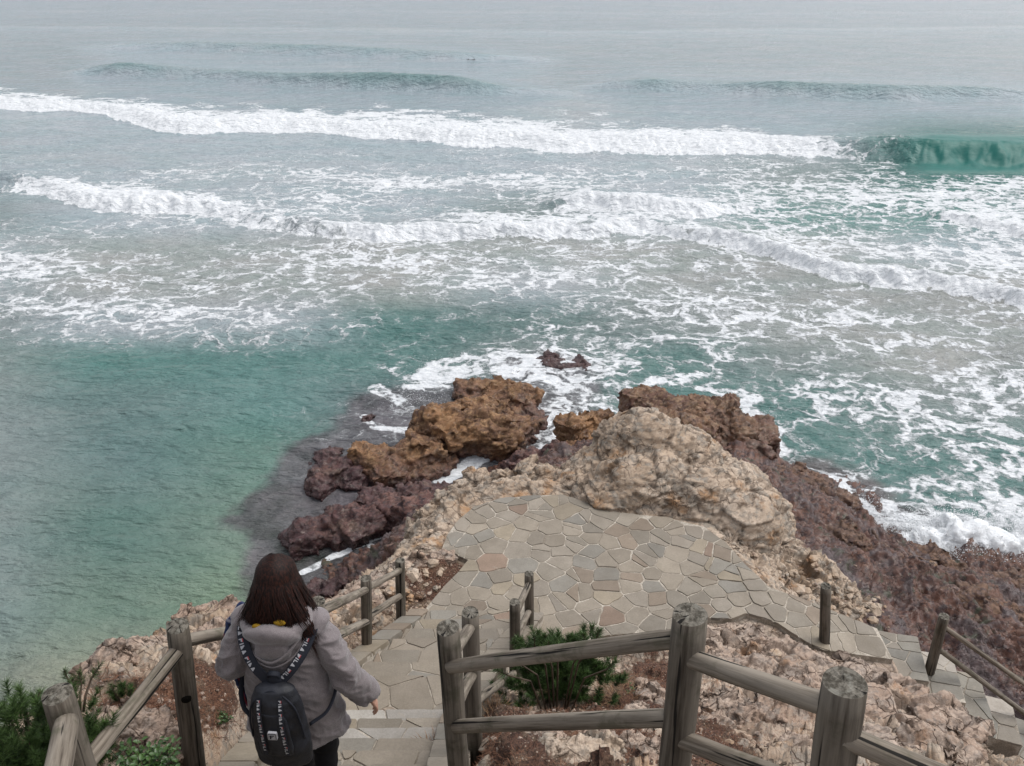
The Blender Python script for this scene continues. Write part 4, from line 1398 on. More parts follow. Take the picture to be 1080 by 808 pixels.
# ------------------------------------------------------------------ steps of the main flight
stair = empty('stone_stairs', (float(st_left(3)) + .5, 3.0, float(step_z(np.array(3.0)))))
tag(stair, 'flagstone steps with sloping stone kerbs leading down from the woman to the terrace', 'stone stairs')
def child(o, root):
    o.parent = root
    o.matrix_parent_inverse = Matrix.Translation(-root.location) if root.rotation_euler.z == 0 else root.matrix_world.inverted()
    return o
bpy.context.view_layer.update()
for k, (a, b, zz) in enumerate(STEPS):
    bm = bmesh.new()
    xl0, xr0, xl1, xr1 = float(st_left(a)), float(st_right(a)), float(st_left(b)), float(st_right(b))
    t = [(xl1, b - .04), (xr1, b - .04), (xr0, a), (xl0, a)]
    vt = [bm.verts.new((x, y, zz - .009)) for x, y in t]
    vb = [bm.verts.new((x, y, zz - .55)) for x, y in t]
    bm.faces.new(vt)
    for i in range(4):
        j = (i + 1) % 4
        bm.faces.new((vt[i], vb[i], vb[j], vt[j]))
    bmesh.ops.recalc_face_normals(bm, faces=bm.faces)
    o = from_bm('step', bm, M['mortar'], None, False)
    child(o, stair)
    fs = Flags()
    # stones across the tread
    q = [(xl1, b - .035), (xr1, b - .035), (xr0, a + .015), (xl0, a + .015)]
    if k in (7, 9):
        fill_quad(fs, q, lambda x, y: zz, .032, .5, rn, [(.36, .335, .30), (.40, .375, .335)], [1, 1], .004)
    else:
        fill_quad(fs, q, lambda x, y: zz, .032, .27, rn, STONE_COL, STONE_W, .005)
    so = fs.build('tread')
    so.parent = o

# kerbs of the flight
def kerb(side):
    fs = Flags()
    ys = [6.98]
    while ys[-1] > 1.2: ys.append(ys[-1] - rn.uniform(.22, .36))
    for i in range(len(ys) - 1):
        a, b = ys[i], ys[i + 1]
        f = st_left if side < 0 else st_right
        w = .22 if side < 0 else .26
        xa, xb = float(f(a)), float(f(b))
        slope = lambda y: float(np.interp(y, [STEPS[-1][1], STEPS[7][0], 6.93], [STEPS[-1][2], STEPS[7][2], ZP])) + (.17 if side < 0 else .11)
        if side < 0: q = [(xa - w, a), (xb - w, b), (xb, b), (xa, a)]
        else: q = [(xa, a), (xb, b), (xb + w, b), (xa + w, a)]
        fs.stone(q[::-1], lambda x, y: slope(y), .06, .006, rn, jit=.012)
    so = fs.build('kerb')
    child(so, stair)
    bm = bmesh.new()
    yy = np.linspace(6.95, 1.0, 40)
    rows = []
    for y in yy:
        f = st_left if side < 0 else st_right
        x0 = float(f(y))
        z0 = float(np.interp(y, [STEPS[-1][1], STEPS[7][0], 6.93], [STEPS[-1][2], STEPS[7][2], ZP])) + (.17 if side < 0 else .11) - .03
        xs = (x0 - .21, x0 - .008) if side < 0 else (x0 + .008, x0 + .25)
        rows.append([bm.verts.new((xs[0], y, z0 - .5)), bm.verts.new((xs[0], y, z0)), bm.verts.new((xs[1], y, z0)), bm.verts.new((xs[1], y, z0 - .5))])
    for r0, r1 in zip(rows, rows[1:]):
        for i in range(3): bm.faces.new((r0[i], r0[i + 1], r1[i + 1], r1[i]))
    bmesh.ops.recalc_face_normals(bm, faces=bm.faces)
    o = from_bm('kerb_core', bm, M['mortar'], None, False)
    o.parent = so
kerb(-1)
kerb(1)

# ------------------------------------------------------------------ steps at the right, leading down to the shelf
corners = [(939, 697), (980, 719), (1019, 741), (1049, 763), (1079, 786), (1112, 812), (1148, 842)]
lower = empty('stone_steps', PD(980, 710, 7.2))
tag(lower, 'narrow stone steps going down to the right towards the brown tidal shelf', 'stone steps')
bpy.context.view_layer.update()
prev = PD(868, 687, 6.86)
cp = [PD(cx_, cy_, 6.9 + .19 * k) for k, (cx_, cy_) in enumerate(corners)]
for k in range(1, len(cp)):
    c = cp[k]
    zz = c.z
    n0 = Vector((cp[k - 1].x - .05, cp[k - 1].y, 0))
    if k == 1: n0 = Vector((cp[0].x - .12, cp[0].y + .01, 0))
    n1 = Vector((c.x, c.y, 0))
    off = Vector((.16, .66, 0))
    if k > 3: off = Vector((.18, .58, 0))
    q = [n0, n1, n1 + off, n0 + off]
    bm = bmesh.new()
    vt = [bm.verts.new((p.x, p.y, zz - .009)) for p in q]
    vb = [bm.verts.new((p.x, p.y, zz - .55)) for p in q]
    bm.faces.new(vt)
    for i in range(4):
        j = (i + 1) % 4
        bm.faces.new((vt[i], vb[i], vb[j], vt[j]))
    bmesh.ops.recalc_face_normals(bm, faces=bm.faces)
    bmesh.ops.subdivide_edges(bm, edges=bm.edges[:], cuts=3, use_grid_fill=True)
    for v in bm.verts:
        if v.co.z < zz - .1:
            v.co += Vector((rn.uniform(-.01, .01), rn.uniform(-.012, .004), 0))
    o = from_bm('step', bm, M['mortar'], None, False)
    child(o, lower)
    fs = Flags()
    lt = [(.245, .228, .192), (.262, .240, .200), (.275, .242, .198), (.232, .220, .190)]
    split = n0 + off * .62
    pe = [tuple(p[:2]) for p in (n0, n1, n1 + off * .62, n0 + off * .62)]
    pf = [tuple(p[:2]) for p in (n0 + off * .63, n1 + off * .63, n1 + off, n0 + off)]
    fill_quad(fs, pe, lambda x, y: zz, .030, .25, rn, lt, None, .006)
    fill_quad(fs, pf, lambda x, y: zz, .030, .40, rn, [(.40, .36, .31)] if k % 2 == 0 else lt, None, .006)
    so = fs.build('tread')
    so.parent = o
# pale worn concrete strip on the path end
# ------------------------------------------------------------------ fences
def log_bm(length, r0, r1, seg=22, rings=14, seed=0, knob=.04, dome=0.0, wob=0.0):
    rg = random.Random(seed)
    bm = bmesh.new()
    ph = [rg.uniform(0, 6.28) for _ in range(6)]
    R = []
    for i in range(rings + 1):
        t = i / rings
        z = t * length
        r = r0 + (r1 - r0) * t
        ring = []
        ox = wob * math.sin(t * 3.1 + ph[3])
        oy = wob * math.cos(t * 2.3 + ph[4])
        for k in range(seg):
            a = math.tau * k / seg
            rr_ = r * (1 + knob * math.sin(2 * a + ph[0] + t * 1.3) + knob * .6 * math.sin(3 * a + ph[1] - 2 * t) + knob * .5 * math.sin(5 * t * 2 + ph[2] + a))
            if i == 0 or i == rings: rr_ *= .965
            ring.append(bm.verts.new((ox + rr_ * math.cos(a), oy + rr_ * math.sin(a), z)))
        R.append(ring)
    # short chamfer rings near both ends
    for i in range(rings):
        for k in range(seg):
            bm.faces.new((R[i][k], R[i][(k + 1) % seg], R[i + 1][(k + 1) % seg], R[i + 1][k]))
    for ring, sgn in ((R[0], -1), (R[-1], 1)):
        cz_ = ring[0].co.z
        inner = []
        for v in ring:
            inner.append(bm.verts.new((v.co.x * .55, v.co.y * .55, cz_ + sgn * (dome + rg.uniform(-.003, .003)))))
        cen = bm.verts.new((0, 0, cz_ + sgn * dome))
        for k in range(seg):
            j = (k + 1) % seg
            f1 = bm.faces.new((ring[k], ring[j], inner[j], inner[k]) if sgn > 0 else (ring[j], ring[k], inner[k], inner[j]))
            f2 = bm.faces.new((inner[k], inner[j], cen) if sgn > 0 else (inner[j], inner[k], cen))
            if sgn > 0 or True:
                f1.material_index = 1
                f2.material_index = 1
    return bm

def orient(o, a, b):
    d = (b - a)
    o.rotation_mode = 'QUATERNION'
    o.rotation_quaternion = d.to_track_quat('Z', 'Y')
    o.location = a

def add_log(name, a, b, r0, r1, root, mat, seed, **kw):
    bm = log_bm((b - a).length, r0, r1, seed=seed, **kw)
    # crown the top of old posts: split and worn
    o = from_bm(name, bm, [mat, M['endgrain']], None, True)
    for p in o.data.polygons:
        if p.material_index == 1: p.use_smooth = False
    orient(o, a - root.location, b - root.location)
    o.parent = root
    return o

def post(root, top, base, d, r, seed, extend=.35, hole=None, **kw):
    """top/base: photo pixels; d: depth of the foot"""
    B = P(base[0], base[1], d)
    # top on its own ray, straight above the foot (in y)
    v = (top[1] - 404) / F_PX
    dirv = Vector(((top[0] - 540) / F_PX, CP - v * SP, -(SP + v * CP)))
    t = B.y / dirv.y
    Tt = Vector((0, 0, H)) + dirv * t
    ax = (Tt - B).normalized()
    o = add_log('post', B - ax * extend, Tt, r * 1.04, r, root, M['wood'], seed, knob=.035, **kw)
    if hole is not None:
        t_ = (hole - B.z) / (Tt.z - B.z)
        c = B.lerp(Tt, t_)
        toc = (Vector((0, 0, H)) - c)
        toc -= ax * toc.dot(ax)
        toc.normalize()
        bm = bmesh.new()
        bm_tube(bm, [c + toc * (r - .02), c + toc * (r + .003)], .024, 16)
        h = from_bm('socket_shade_disc', bm, M['dark'], None)  # near-black raised disc paints the shade inside an empty socket
        h.parent = o
        h.matrix_parent_inverse = (Matrix.Translation(o.location + root.location) @ o.rotation_quaternion.to_matrix().to_4x4()).inverted()
    return B, Tt, ax

def on_axis(pd, px, py):
    """point of the post's axis closest to the ray through the pixel"""
    B, T_, ax = pd
    v = (py - 404) / F_PX
    z = None
    best = None
    for i in range(201):
        t = -0.2 + 1.3 * i / 200
        q = B.lerp(T_, t)
        _, yy_ = proj(q.x, q.y, q.z)
        e = abs(yy_ - py)
        if best is None or e < best[0]: best = (e, q)
    return best[1]

def rail(root, a, b, r, seed, r1=None):
    d = (b - a).normalized()
    return add_log('rail', a, b, r, r1 or r * .96, root, M['rail'], seed, knob=.05, wob=.004, seg=18, rings=18, dome=.006)

# left fence of the flight
f1 = empty('wooden_fence', (-1.6, 2.0, H - 3.2))
tag(f1, 'weathered log fence on the seaward left side of the steps, its near posts leaning', 'fence', 'round log fences')
R_ = .052
pA = post(f1, (60, 732), (97, 850), 3.45, .056, 1, dome=.012)
pB = post(f1, (187, 660), (203, 790), 4.35, .054, 2, hole=H - 3.72 + .42, dome=.012)
pC = post(f1, (335, 634), (334, 728), 5.75, .05, 3)
pD = post(f1, (386, 610), (387, 697), 8.0, .05, 4)
pE = post(f1, (422, 591), (423, 660), 9.1, .05, 5)
off_post = (Vector((-1.05, 1.0, H - 2.75)), Vector((-1.10, 1.0, H - 1.75)), Vector((0, 0, 1)))
add_log('post', off_post[0] - Vector((0, 0, .4)), off_post[1], .055, .053, f1, M['wood'], 66)
tow = Vector((0, -.045, 0))
def fr(pd, px, py): return on_axis(pd, px, py)
rail(f1, fr(pA, 62, 755) + Vector((.02, -.02, 0)), Vector((-1.08, 1.05, H - 1.98)), .043, 11)
rail(f1, fr(pB, 188, 682) + Vector((0, -.02, 0)), fr(pA, 88, 812), .034, 12, .036)
rail(f1, fr(pB, 190, 677), fr(pC, 335, 648), .034, 13)
rail(f1, fr(pC, 335, 646), fr(pD, 387, 622), .036, 14)
rail(f1, fr(pC, 335, 682), fr(pD, 387, 655), .036, 15)
rail(f1, fr(pD, 387, 620), fr(pE, 422, 601), .036, 16)
rail(f1, fr(pD, 387, 652), fr(pE, 422, 628), .036, 17)

# right fence of the flight, turning the corner and running right in front of the camera
f2 = empty('wooden_fence', (0, 2.7, H - 3.5))
tag(f2, 'weathered log fence that turns a corner and crosses the foreground to the right edge', 'fence', 'round log fences')
q1 = post(f2, (472, 662), (484, 814), 4.05, .052, 21)
q2 = post(f2, (496, 646), (500, 766), 5.05, .05, 22)
q3 = post(f2, (543, 635), (543, 716), 7.6, .048, 23)
q4 = post(f2, (558, 605), (558, 677), 8.95, .047, 24)
q5 = post(f2, (728, 648), (706, 862), 2.98, .054, 25)
q6 = post(f2, (891, 720), (862, 925), 2.45, .054, 26)
q7T = P(1096, 866, 2.16) + Vector((0, 0, .2))
q7B = q7T - Vector((0, 0, 1.0))
add_log('post', q7B - Vector((0, 0, .4)), q7T, .055, .053, f2, M['wood'], 27)
rail(f2, fr(q1, 474, 692), fr(q2, 497, 661), .030, 31)
rail(f2, fr(q1, 484, 745), fr(q2, 497, 712), .032, 32)
rail(f2, fr(q2, 497, 707), fr(q3, 543, 692), .032, 33)
rail(f2, fr(q2, 498, 742), fr(q3, 543, 710), .032, 34)
rail(f2, fr(q3, 543, 648), fr(q4, 558, 616), .034, 35)
rail(f2, fr(q3, 543, 678), fr(q4, 558, 645), .034, 36)
rail(f2, fr(q1, 474, 694) + Vector((.01, -.05, 0)), fr(q5, 724, 675) + Vector((-.02, .0, 0)), .030, 37, .030)
rail(f2, fr(q1, 480, 757) + Vector((.01, -.05, 0)), fr(q5, 716, 758) + Vector((-.02, .0, 0)), .032, 38, .030)
rail(f2, fr(q5, 727, 687) + Vector((.0, -.02, 0)), fr(q6, 885, 748), .030, 39, .032)
rail(f2, fr(q5, 718, 776) + Vector((.0, -.02, 0)), fr(q6, 872, 838), .032, 40, .032)
rail(f2, fr(q6, 884, 766) + Vector((.0, -.02, 0)), q7T - Vector((0, 0, .2)), .032, 41, .033)
rail(f2, fr(q6, 872, 862) + Vector((.0, -.02, 0)), q7T - Vector((0, 0, .6)), .032, 42, .033)

# far fence by the right steps
f3 = empty('wooden_fence', PD(980, 715, 7.3))
tag(f3, 'thin two rail fence along the stone steps going down to the right', 'fence', 'round log fences')
s1 = post(f3, (996, 650), (978, 717), 9.45, .056, 51)
s2B = P(1150, 850, 9.6)
s2T = s2B + Vector((.25, 0, .95))
add_log('post', s2B - Vector((0, 0, .3)), s2T, .055, .053, f3, M['wood'], 52)
rail(f3, fr(s1, 992, 660), s2B.lerp(s2T, .82), .028, 53)
rail(f3, fr(s1, 988, 683), s2B.lerp(s2T, .48), .028, 54)
f4 = empty('fence_post', P(870, 684, 9.2))
tag(f4, 'single upright log post standing on the path edge before the right steps', 'post')
post(f4, (871, 618), (869, 686), 9.2, .056, 55)

# ------------------------------------------------------------------ vegetation
def mat_leaf(name, c1, c2, rough=.5):
    m = NT(name)
    nz = m.noise(m.pos(), 9, 3)
    nz2 = m.noise(m.pos(), 60, 2)
    col = m.mix(m.mr(nz, .35, .65), c1, c2)
    col = m.mix(m.mr(nz2, .4, .7, 0, .5), col, tuple(min(1, c * 1.8) for c in c2))
    m.p(color=col, rough=rough, spec=.4)
    return m.m
M['needle'] = mat_leaf('pine_needles', (.026, .050, .014), (.055, .098, .026))
M['leaf'] = mat_leaf('broad_leaves', (.028, .06, .018), (.05, .10, .025), .35)
M['dry'] = mat_leaf('dry_grass', (.20, .11, .06), (.30, .19, .11), .8)
M['twig'] = simple('twig_bark', (.10, .075, .055), .9, .2, None, .3)

def pine_shoots(shoots, rn, nper=110, nl=.055, nw=.0016):
    V, Fc = [], []
    for (base, dirv, ln) in shoots:
        dirv = dirv.normalized()
        side = dirv.orthogonal().normalized()
        bit = dirv.cross(side)
        for i in range(nper):
            t = (i + rn.random()) / nper
            a = rn.uniform(0, math.tau)
            rad = side * math.cos(a) + bit * math.sin(a)
            sp = .55 + .35 * (1 - t)
            nd = (dirv * (1 - sp * .7) + rad * sp + Vector((0, 0, .12))).normalized()
            l = nl * rn.uniform(.7, 1.15) * (1 - .25 * t)
            p = base + dirv * (ln * t)
            w = nd.orthogonal()
            w.rotate(Quaternion(nd, rn.uniform(0, 6.28)))
            w = w.normalized() * nw
            b0 = len(V)
            V += [p - w, p + w, p + nd * l]
            Fc.append((b0, b0 + 1, b0 + 2))
    return V, Fc

def pine_bush(label, centre, radii, nsh, seed, extra=(), nper=95, nl=.055, cat='pine shrub', lean=Vector((0, 0, 0)), nw=.0016):
    rn = random.Random(seed)
    root = empty('pine_shrub', centre)
    tag(root, label, cat, 'young pine shrubs')
    shoots = []
    bm = bmesh.new()
    c = Vector((0, 0, 0))
    for i in range(nsh):
        a = rn.uniform(0, math.tau)
        el = rn.uniform(.0, 1.0)
        rr_ = rn.uniform(.2, 1.0) ** .6
        d = Vector((math.cos(a) * math.cos(el * 1.4), math.sin(a) * math.cos(el * 1.4), math.sin(el * 1.4) + .1))
        tip = Vector((d.x * radii[0] * rr_, d.y * radii[1] * rr_, d.z * radii[2] * rr_))
        nz = .8 + .35 * math.sin(a * 3 + seed) * math.cos(el * 4)
        tip *= nz
        base = tip * .72
        sd = (tip.normalized() * .7 + Vector((rn.uniform(-.4, .4), rn.uniform(-.4, .4), .7)) + lean)
        shoots.append((tip, sd, rn.uniform(.05, .10)))
        if rn.random() < .12:
            mid = tip * .5 + Vector((rn.uniform(-.02, .02), rn.uniform(-.02, .02), -.02))
            bm_tube(bm, [Vector((rn.uniform(-.03, .03), rn.uniform(-.03, .03), -.04)), mid, tip + sd.normalized() * .04], [.006, .0045, .002], 5)
    for (p, d, l) in extra:
        p = Vector(p) - Vector(centre)
        d = Vector(d)
        shoots.append((p, d, l))
        bm_tube(bm, [Vector((p.x * .3, p.y * .3, -.02)), p * .6 + Vector((0, 0, -.01)), p, p + d.normalized() * l], [.007, .006, .005, .002], 6)
    V, Fc = pine_shoots(shoots, rn, nper, nl, nw)
    o = mesh_np('needles', np.array([v[:] for v in V]), Fc, M['needle'], root, False)
    t = from_bm('branches', bm, M['twig'], root)
    return root

def gp(px, py, down):
    p = PD(px, py, down)
    for _ in range(8):
        dirv = (p - Vector((0, 0, H))).normalized()
        p = p + dirv * ((p.z - gz_at(p.x, p.y)) / max(-dirv.z, .2)) * .7
    return Vector((p.x, p.y, gz_at(p.x, p.y)))

cb = gp(590, 735, 5.0)
ex = [(P(564, 682, 5.35), (-.05, 0, 1), .09), (P(577, 686, 5.35), (.1, 0, 1), .08), (P(588, 688, 5.3), (.2, 0, 1), .07), (P(618, 678, 5.4), (-.3, .1, 1), .08), (P(628, 676, 5.4), (.25, .1, 1), .09),
      (P(640, 706, 5.2), (.6, 0, .8), .09), (P(535, 712, 5.3), (-.8, 0, .5), .09), (P(548, 700, 5.3), (-.7, 0, .8), .08)]
pine_bush('green pine shrub growing on the litter behind the foreground rails', cb + Vector((0, .15, -.05)), (.52, .36, .44), 560, 3, ex, 90, .07, nw=.0024)
lb = gp(30, 800, 3.2)
lb = P(28, 805, 3.3)
lb.z -= .12
ex = [(P(24, 742, 3.5), (-.1, .2, 1), .08), (P(38, 742, 3.5), (.5, .1, 1), .07), (P(48, 752, 3.4), (.6, .1, .8), .08), (P(10, 755, 3.4), (-.3, .1, 1), .08), (P(60, 770, 3.4), (.5, 0, 1), .07)]
pine_bush('dense green pine shrub filling the lower left corner beside the leaning post', lb, (.30, .28, .34), 190, 5, ex, 110, .055)
mb_ = P(78, 748, 4.1)
ex = [(P(74, 722, 4.2), (-.05, 0, 1), .10), (P(86, 722, 4.2), (.1, 0, 1), .09), (P(80, 730, 4.2), (0, 0, 1), .09), (P(96, 716, 4.2), (.75, .2, 1), .11)]
pine_bush('small upright pine sprigs rising behind the leaning post against the water', mb_ + Vector((0, 0, -.05)), (.10, .08, .10), 14, 6, ex, 130, .05)
sb = gp(130, 742, 4.2)
pine_bush('tiny pine tuft on the litter behind the sloping rail', sb, (.08, .06, .10), 9, 8, [(sb + Vector((-.03, 0, .08)), (-.1, 0, 1), .07), (sb + Vector((.05, 0, .06)), (.4, 0, 1), .06)], 120, .045)
eb = P(86, 790, 3.75)
eb.z -= .05
pine_bush('pine shrub squeezed between the leaning post and the flat pale stone', eb, (.13, .12, .18), 60, 9, (), 100, .05)

def leafy(label, centre, rad, nst, seed, leaf=.032, hgt=.14, cat='plant'):
    rn = random.Random(seed)
    root = empty('leafy_plant', centre)
    tag(root, label, cat, 'small leafy plants')
    V, Fc = [], []
    bm = bmesh.new()
    for i in range(nst):
        a = rn.uniform(0, math.tau)
        r = rad * rn.random() ** .6
        tip = Vector((math.cos(a) * r, math.sin(a) * r, hgt * rn.uniform(.35, 1.0)))
        st = Vector((tip.x * .4, tip.y * .4, -.02))
        bm_tube(bm, [st, st.lerp(tip, .5) + Vector((0, 0, .01)), tip], [.002, .0018, .001], 4)
        for k in range(rn.randint(5, 8)):
            p = st.lerp(tip, .3 + .7 * k / 7)
            b = rn.uniform(0, math.tau)
            d = Vector((math.cos(b), math.sin(b), rn.uniform(.1, .7))).normalized()
            s = d.cross(Vector((0, 0, 1))).normalized()
            l = leaf * rn.uniform(.6, 1.2)
            w = l * .30
            up_ = s.cross(d)
            b0 = len(V)
            pts = [p, p + d * l * .35 + s * w - up_ * .002, p + d * l * .75 + s * w * .8, p + d * l - up_ * .006, p + d * l * .75 - s * w * .8, p + d * l * .35 - s * w - up_ * .002, p + d * l * .5 - up_ * .006]
            V += pts
            for q in ((0, 1, 6), (1, 2, 6), (2, 3, 6), (3, 4, 6), (4, 5, 6), (5, 0, 6)):
                Fc.append(tuple(b0 + z_ for z_ in q))
    mesh_np('leaves', np.array([v[:] for v in V]), Fc, M['leaf'], root, True)
    from_bm('stems', bm, M['twig'], root)
leafy('broad leaved green plant in front of the flat pale stone at the lower left', P(152, 818, 3.62), .19, 95, 1, .032, .10)
leafy('little green weed on the litter beside the coat sleeve', gp(232, 758, 4.2), .08, 22, 2, .02, .06)
leafy('tiny weed on the litter right of the pine shrub', gp(668, 728, 5.1), .07, 16, 3, .022, .05)
leafy('tiny upright weed on the rubble between the two big posts', gp(858, 775, 5.1), .035, 12, 4, .018, .08)

# dry grass tufts
def dry(label, centre, rad, nn, seed, l=.14):
    rn = random.Random(seed)
    V, Fc = [], []
    for i in range(nn):
        a = rn.uniform(0, math.tau)
        r = rad * rn.random() ** .5
        p = Vector((math.cos(a) * r, math.sin(a) * r, 0))
        d = Vector((math.cos(a) * .5 + rn.uniform(-.5, .5), math.sin(a) * .5 + rn.uniform(-.5, .5), rn.uniform(.3, 1))).normalized()
        w = d.orthogonal().normalized() * .0016
        ll = l * rn.uniform(.5, 1.2)
        m1 = p + d * ll * .5
        e = p + d * ll + Vector((0, 0, -ll * .25))
        b0 = len(V)
        V += [p - w, p + w, m1 + w, m1 - w, e]
        Fc += [(b0, b0 + 1, b0 + 2), (b0, b0 + 2, b0 + 3), (b0 + 3, b0 + 2, b0 + 4)]
    o = mesh_np('dry_grass', np.array([v[:] for v in V]), Fc, M['dry'], None, False)
    o.location = centre
    tag(o, label, 'dry grass', 'tufts of dry grass')
dry('tuft of dry straw coloured stalks right of the pine shrub', gp(652, 735, 5.1), .17, 260, 1)
dry('tangle of dead brown stalks left of the pine shrub by the post foot', gp(518, 752, 4.6), .16, 200, 2)
dry('dry rusty tuft along the kerb below the corner post', gp(455, 790, 3.9), .12, 200, 3, .1)
dry('small dry tuft at the foot of the farthest post of the middle fence', gp(566, 678, 6.6), .09, 120, 4, .1)

bm = bmesh.new()
rt = random.Random(4)
for i in range(26):
    c_ = gp(rt.gauss(455, 22), rt.gauss(785, 14), 3.9) if i % 2 else gp(rt.gauss(600, 70), rt.gauss(785, 18), 4.1)
    a = rt.uniform(0, math.tau)
    l = rt.uniform(.08, .22)
    d = Vector((math.cos(a), math.sin(a), rt.uniform(-.1, .25))) * l
    k = Vector((rt.uniform(-.03, .03), rt.uniform(-.03, .03), rt.uniform(0, .03)))
    c_ = c_ + Vector((0, 0, .02))
    bm_tube(bm, [c_ - d * .5, c_ + k, c_ + d * .5], [.0032, .0026, .0012], 5)
tw = from_bm('fallen_twigs', bm, M['twig'])
tag(tw, 'thin fallen twigs scattered on the litter and kerb', 'twigs', kind='stuff')

# ------------------------------------------------------------------ spray
def spray(name, label, spots, nn, seed, rmax=.03):
    rg = np.random.default_rng(seed)
    oct_v = np.array([(1, 0, 0), (-1, 0, 0), (0, 1, 0), (0, -1, 0), (0, 0, 1), (0, 0, -1)], float)
    oct_f = np.array([(0, 2, 4), (2, 1, 4), (1, 3, 4), (3, 0, 4), (2, 0, 5), (1, 2, 5), (3, 1, 5), (0, 3, 5)])
    V, Fc = [], []
    o = 0
    w = np.array([s[4] for s in spots], float)
    w /= w.sum()
    for i in range(nn):
        s = spots[rg.choice(len(spots), p=w)]
        c = PD(s[0], s[1], s[2])
        r = s[3]
        q = np.array([c.x + rg.normal() * r * 1.4, c.y + rg.normal() * r * .7, max(.02, c.z + abs(rg.normal()) * r * .55)])
        sz_ = .0035 + rmax * .45 * rg.random() ** 5
        V.append(oct_v * sz_ * np.array([1, 1, rg.uniform(.7, 1.3)]) + q)
        Fc.append(oct_f + o)
        o += 6
    ob = mesh_np(name, np.concatenate(V), np.concatenate(Fc), M['foam'], None, True)
    tag(ob, label, 'spray', kind='stuff')
mfo = NT('white_foam')
mfo.p(color=mfo.mix(mfo.noise(mfo.pos(), 12, 4), (.72, .75, .77), (.88, .89, .90)), rough=.8, spec=.2, normal=mfo.bump(mfo.noise(mfo.pos(), 30, 5, .7), .8, .03))
M['foam'] = mfo.m
spray('sea_spray', 'white spray thrown up where the swell hits the brown shelf', [(1000, 556, 9.9, .32, 2), (960, 570, 9.95, .30, 1.5), (1050, 562, 9.9, .35, 2), (1090, 570, 9.9, .4, 2), (930, 555, 9.95, .25, 1),
      (1000, 580, 9.9, .28, 1.4), (1060, 585, 9.85, .3, 1.4), (975, 585, 9.85, .2, .8), (905, 535, 9.95, .25, .6), (1030, 588, 9.8, .2, .5)], 22000, 3)
spray('sea_spray', 'white spray around the rust and black rock behind the outcrop', [(805, 440, 10, .15, 1), (800, 486, 9.9, .2, 1.3), (780, 492, 9.85, .14, 1)], 2000, 4, .02)
spray('sea_spray', 'white spray at the back of the golden reef rocks', [(440, 425, 9.95, .3, 1), (470, 395, 9.95, .4, 1), (520, 392, 9.9, .35, 1)], 2600, 5, .02)
# heaped foam where the swell breaks on the shelf
def heap(label, lobes, seed, voxel=.05):
    bm = bmesh.new()
    for l in lobes: bm_ellipsoid(bm, l[:3], l[3:6])
    me = remesh(bm, voxel, 2)
    v = verts_of(me).astype(float)
    nn = normals_of(me)
    v = v + nn * (.10 * fbm(v, 3.0, 4, seed) + .05 * ridged(v, 9, 3, seed + 5))[:, None]
    set_verts(me, v)
    o = link_mesh('breaking_foam', me, M['foam'])
    tag(o, label, 'foam', kind='stuff')
heap('white surf heaped up as it breaks on the brown shelf', [L(985, 572, 9.95, .45, .35, .30), L(1015, 572, 9.92, .55, .36, .46), L(1000, 560, 10.0, .26, .24, .42), L(1050, 580, 9.92, .55, .36, .42), L(1085, 578, 9.98, .5, .35, .42),
      L(955, 576, 10.05, .3, .22, .18), L(1120, 584, 9.98, .5, .35, .36), L(1160, 592, 9.98, .5, .3, .3)], 8)

# ------------------------------------------------------------------ two tiny birds far out
def bird(label, px, py):
    p = PD(px, py, H - .1)
    root = empty('seabird', p)
    root.scale = (.85, .85, .85)
    tag(root, label, 'bird', 'seabirds on the water')
    bm = bmesh.new()
    bm_ellipsoid(bm, (0, 0, 0), (.17, .09, .08), seg=16)
    bm_ellipsoid(bm, (.15, 0, .11), (.055, .045, .045), seg=12)
    bm_tube(bm, [(.10, 0, .02), (.14, 0, .10)], [.04, .03], 10)
    bm_tube(bm, [(-.12, 0, .01), (-.26, 0, .05)], [.05, .012], 8)
    me = remesh(bm, .012, 1)
    link_mesh('body', me, simple('dark_plumage' if 'dark_plumage' not in bpy.data.materials else 'dark_plumage', (.03, .028, .027), .7), root)
    bm = bmesh.new()
    bm_tube(bm, [(.20, 0, .11), (.26, 0, .10)], [.012, .003], 8)
    from_bm('beak', bm, simple('beak', (.25, .15, .04), .5), root)
bird('left one of two dark birds floating beyond the swell', 493, 63.5)
bird('right one of two dark birds floating beyond the swell', 499, 63.5)

# ------------------------------------------------------------------ the woman
exec_person = True
mw = NT('wool_coat')
cw = mw.coord()
nz = mw.noise(cw, 260, 3, .7)
nz2 = mw.noise(cw, 7, 4)
colw = mw.mix(mw.mr(nz, .3, .7), (.138, .118, .121), (.232, .205, .206))
colw = mw.mix(mw.mr(nz2, .4, .7, 0, .3), colw, (.13, .11, .108))
mw.p(color=colw, rough=.95, spec=.15, sheen=.35, normal=mw.bump(nz, .5, .0015))
M['coat'] = mw.m
M['skin'] = simple('skin', (.52, .30, .22), .5, .4, (80, .2, .001), .06)
mh = NT('dark_brown_hair')
ch = mh.coord()
st = mh.noise(mh.mapping(ch, (140, 140, 3.0)), 1.0, 4, .6)
colh = mh.mix(mh.mr(st, .35, .7), (.004, .0022, .0018), (.034, .011, .007))
mh.p(color=colh, rough=.55, spec=.16, normal=mh.bump(st, .5, .002))
M['hair'] = mh.m
mn = NT('navy_nylon')
cn_ = mn.coord()
wv = mn.noise(cn_, 300, 2)
mn.p(color=mn.mix(mn.mr(mn.noise(cn_, 14, 4), .4, .65), (.010, .011, .015), (.020, .022, .030)), rough=.55, spec=.4, normal=mn.bump(mn.math('ADD', wv, mn.math('MULTIPLY', mn.noise(cn_, 18, 4), 2.5)), .4, .004))
M['nylon'] = mn.m
M['webbing'] = simple('black_webbing', (.016, .018, .026), .7, .3, (400, .4, .0008))
